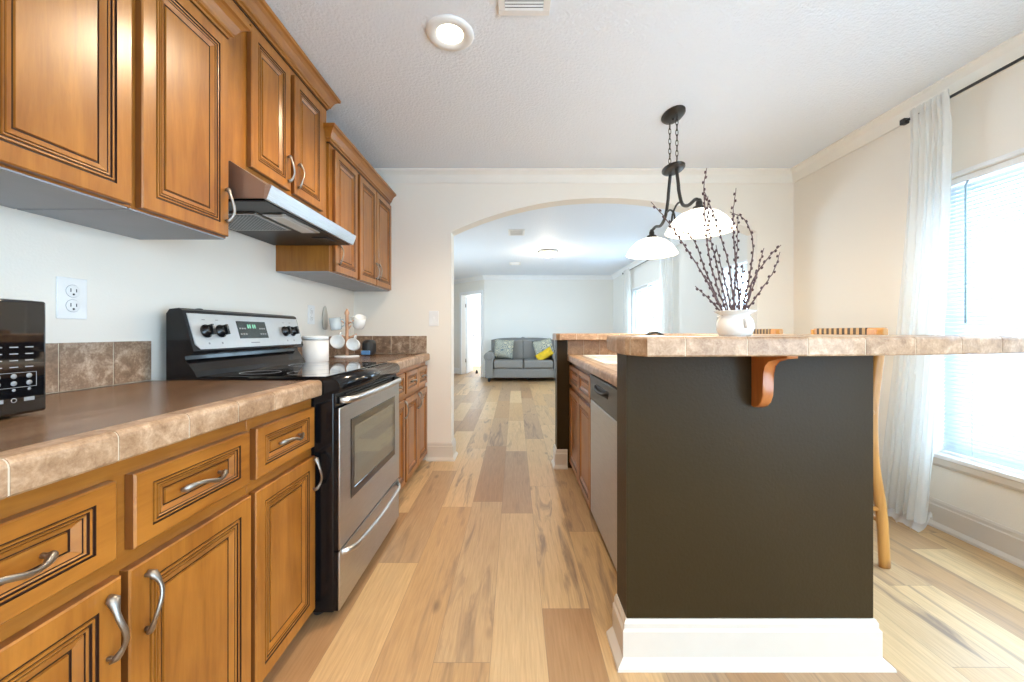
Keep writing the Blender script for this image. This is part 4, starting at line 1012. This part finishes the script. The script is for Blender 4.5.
for (p, q) in (((SX + .015, ya, .27), (SX - .385, ya + .01, .27)), ((SX + .015, yb, .27), (SX - .385, yb - .01, .27)), ((SX + .02, ya, .21), (SX + .02, yb, .21)), ((SX - .39, ya, .2), (SX - .39, yb, .2))):
    m = MB(); m.tube([p, q], (.011), M_oak, 10); m.build('rung', bs)
bs['label'] = 'honey oak bar stool nearest the camera, its leg beside the island end'
b2 = copy_tree(bs); b2.location = (SX, 2.715, 0); b2['label'] = 'honey oak bar stool farther back, its top rail beside the white pitcher'

# ------------------------------------------------------------------ sofa
SC = .187; SY = 8.5
so = thing('loveseat', (SC, 8.95, 0), 'grey two-seat sofa with rolled arms against the far living room wall', 'sofa')
hwid = .86
m = MB(); m.box((SC - hwid + .12, SY + .03, .085), (SC + hwid - .12, SY + .84, .29), M_sofa, .02, 3); m.build('base', so)
for sg in (-1, 1):
    cx_ = SC + sg * (hwid - .11)
    pr = []
    for i in range(15):
        a = -pi * .25 + (pi * 1.5) * i / 14; pr.append((cx_ + .115 * cos(a) * 1.0, .545 + .105 * sin(a)))
    pr = [(cx_ + .085, .085)] + [(cx_ + .085, .46)] + pr + [(cx_ - .085, .46), (cx_ - .085, .085)]
    pr2 = pr
    m = MB(); m.prism(pr2, M_sofa, SY - .01, SY + .82, 'Y', True, .008); am = m.build('arm', so)
    m = MB(); r_ = .075; m.lathe([(0, -.012), (r_ * .5, -.012), (r_, -.006), (r_, 0)], M_sofa, (cx_, SY - .01, .548), 24, 'Y'); m.build('scroll', am)
m = MB(); n = 24; G = []
for i in range(n + 1):
    u = i / n; x = SC - .74 + 1.48 * u; top = .90 + .05 * (1 - abs(2 * u - 1) ** 4) - .012 * math.exp(-((u - .5) / .03) ** 2); G.append((x, top))
pr = [(SC - .74, .25)] + G + [(SC + .74, .25)]
m.prism(pr, M_sofa, SY + .62, SY + .84, 'Y', True, .03); m.build('back', so)
for sg in (-1, 1):
    m = MB(); m.box((SC + sg * .005, SY + .0, .29), (SC + sg * .655, SY + .64, .47), M_sofa, .045, 4); m.build('seat_cushion', so)
    m = MB(); m.box((SC + sg * .002, SY + .50, .46), (SC + sg * .66, SY + .66, .90), M_sofa, .022, 3); m.build('back_cushion', so)
for sx_ in (-1, 1):
    for yy in (SY + .05, SY + .78):
        m = MB(); m.lathe([(0, 0), (.022, 0), (.034, .03), (.036, .086), (0, .086)], M_blackm, (SC + sx_ * (hwid - .11), yy, 0), 16); m.build('leg', so)
def pillow(name, c, w, h_, d, rot, mt, label, cat, group=None):
    m = MB(); n = 14; top = {}; 
    for sgn in (1, -1):
        G = []
        for j in range(n + 1):
            row = []
            for i in range(n + 1):
                u, v_ = 2 * i / n - 1, 2 * j / n - 1; e = max(0, (1 - u ** 4) * (1 - v_ ** 4)) ** .5
                k = 1 - .06 * (1 - abs(u * v_)); row.append(m.bm.verts.new((u * w / 2 * k, -sgn * d / 2 * e, v_ * h_ / 2 * k)))
            G.append(row)
        for j in range(n):
            for i in range(n): m.face([G[j][i], G[j][i + 1], G[j + 1][i + 1], G[j + 1][i]], mt, True)
    bmesh.ops.remove_doubles(m.bm, verts=m.bm.verts[:], dist=.0008)
    from mathutils import Euler
    o = m.build(name); o.location = c; o.rotation_euler = Euler(rot); return tag(o, label, cat, group)
gp = 'floral cushions on the loveseat'
pillow('throw_pillow', (SC - .44, SY + .36, .70), .44, .44, .14, (-.25, .08, 0), M_floral, 'grey and cream floral cushion at the left end of the sofa', 'cushion', gp)
pillow('throw_pillow', (SC + .46, SY + .36, .70), .44, .44, .14, (-.25, -.22, 0), M_floral, 'grey and cream floral cushion at the right end of the sofa', 'cushion', gp)
pillow('throw_pillow', (SC + .47, SY + .20, .58), .40, .20, .10, (-.3, -.55, 0), M_yellow, 'mustard yellow bolster cushion in front of the right floral cushion', 'cushion')
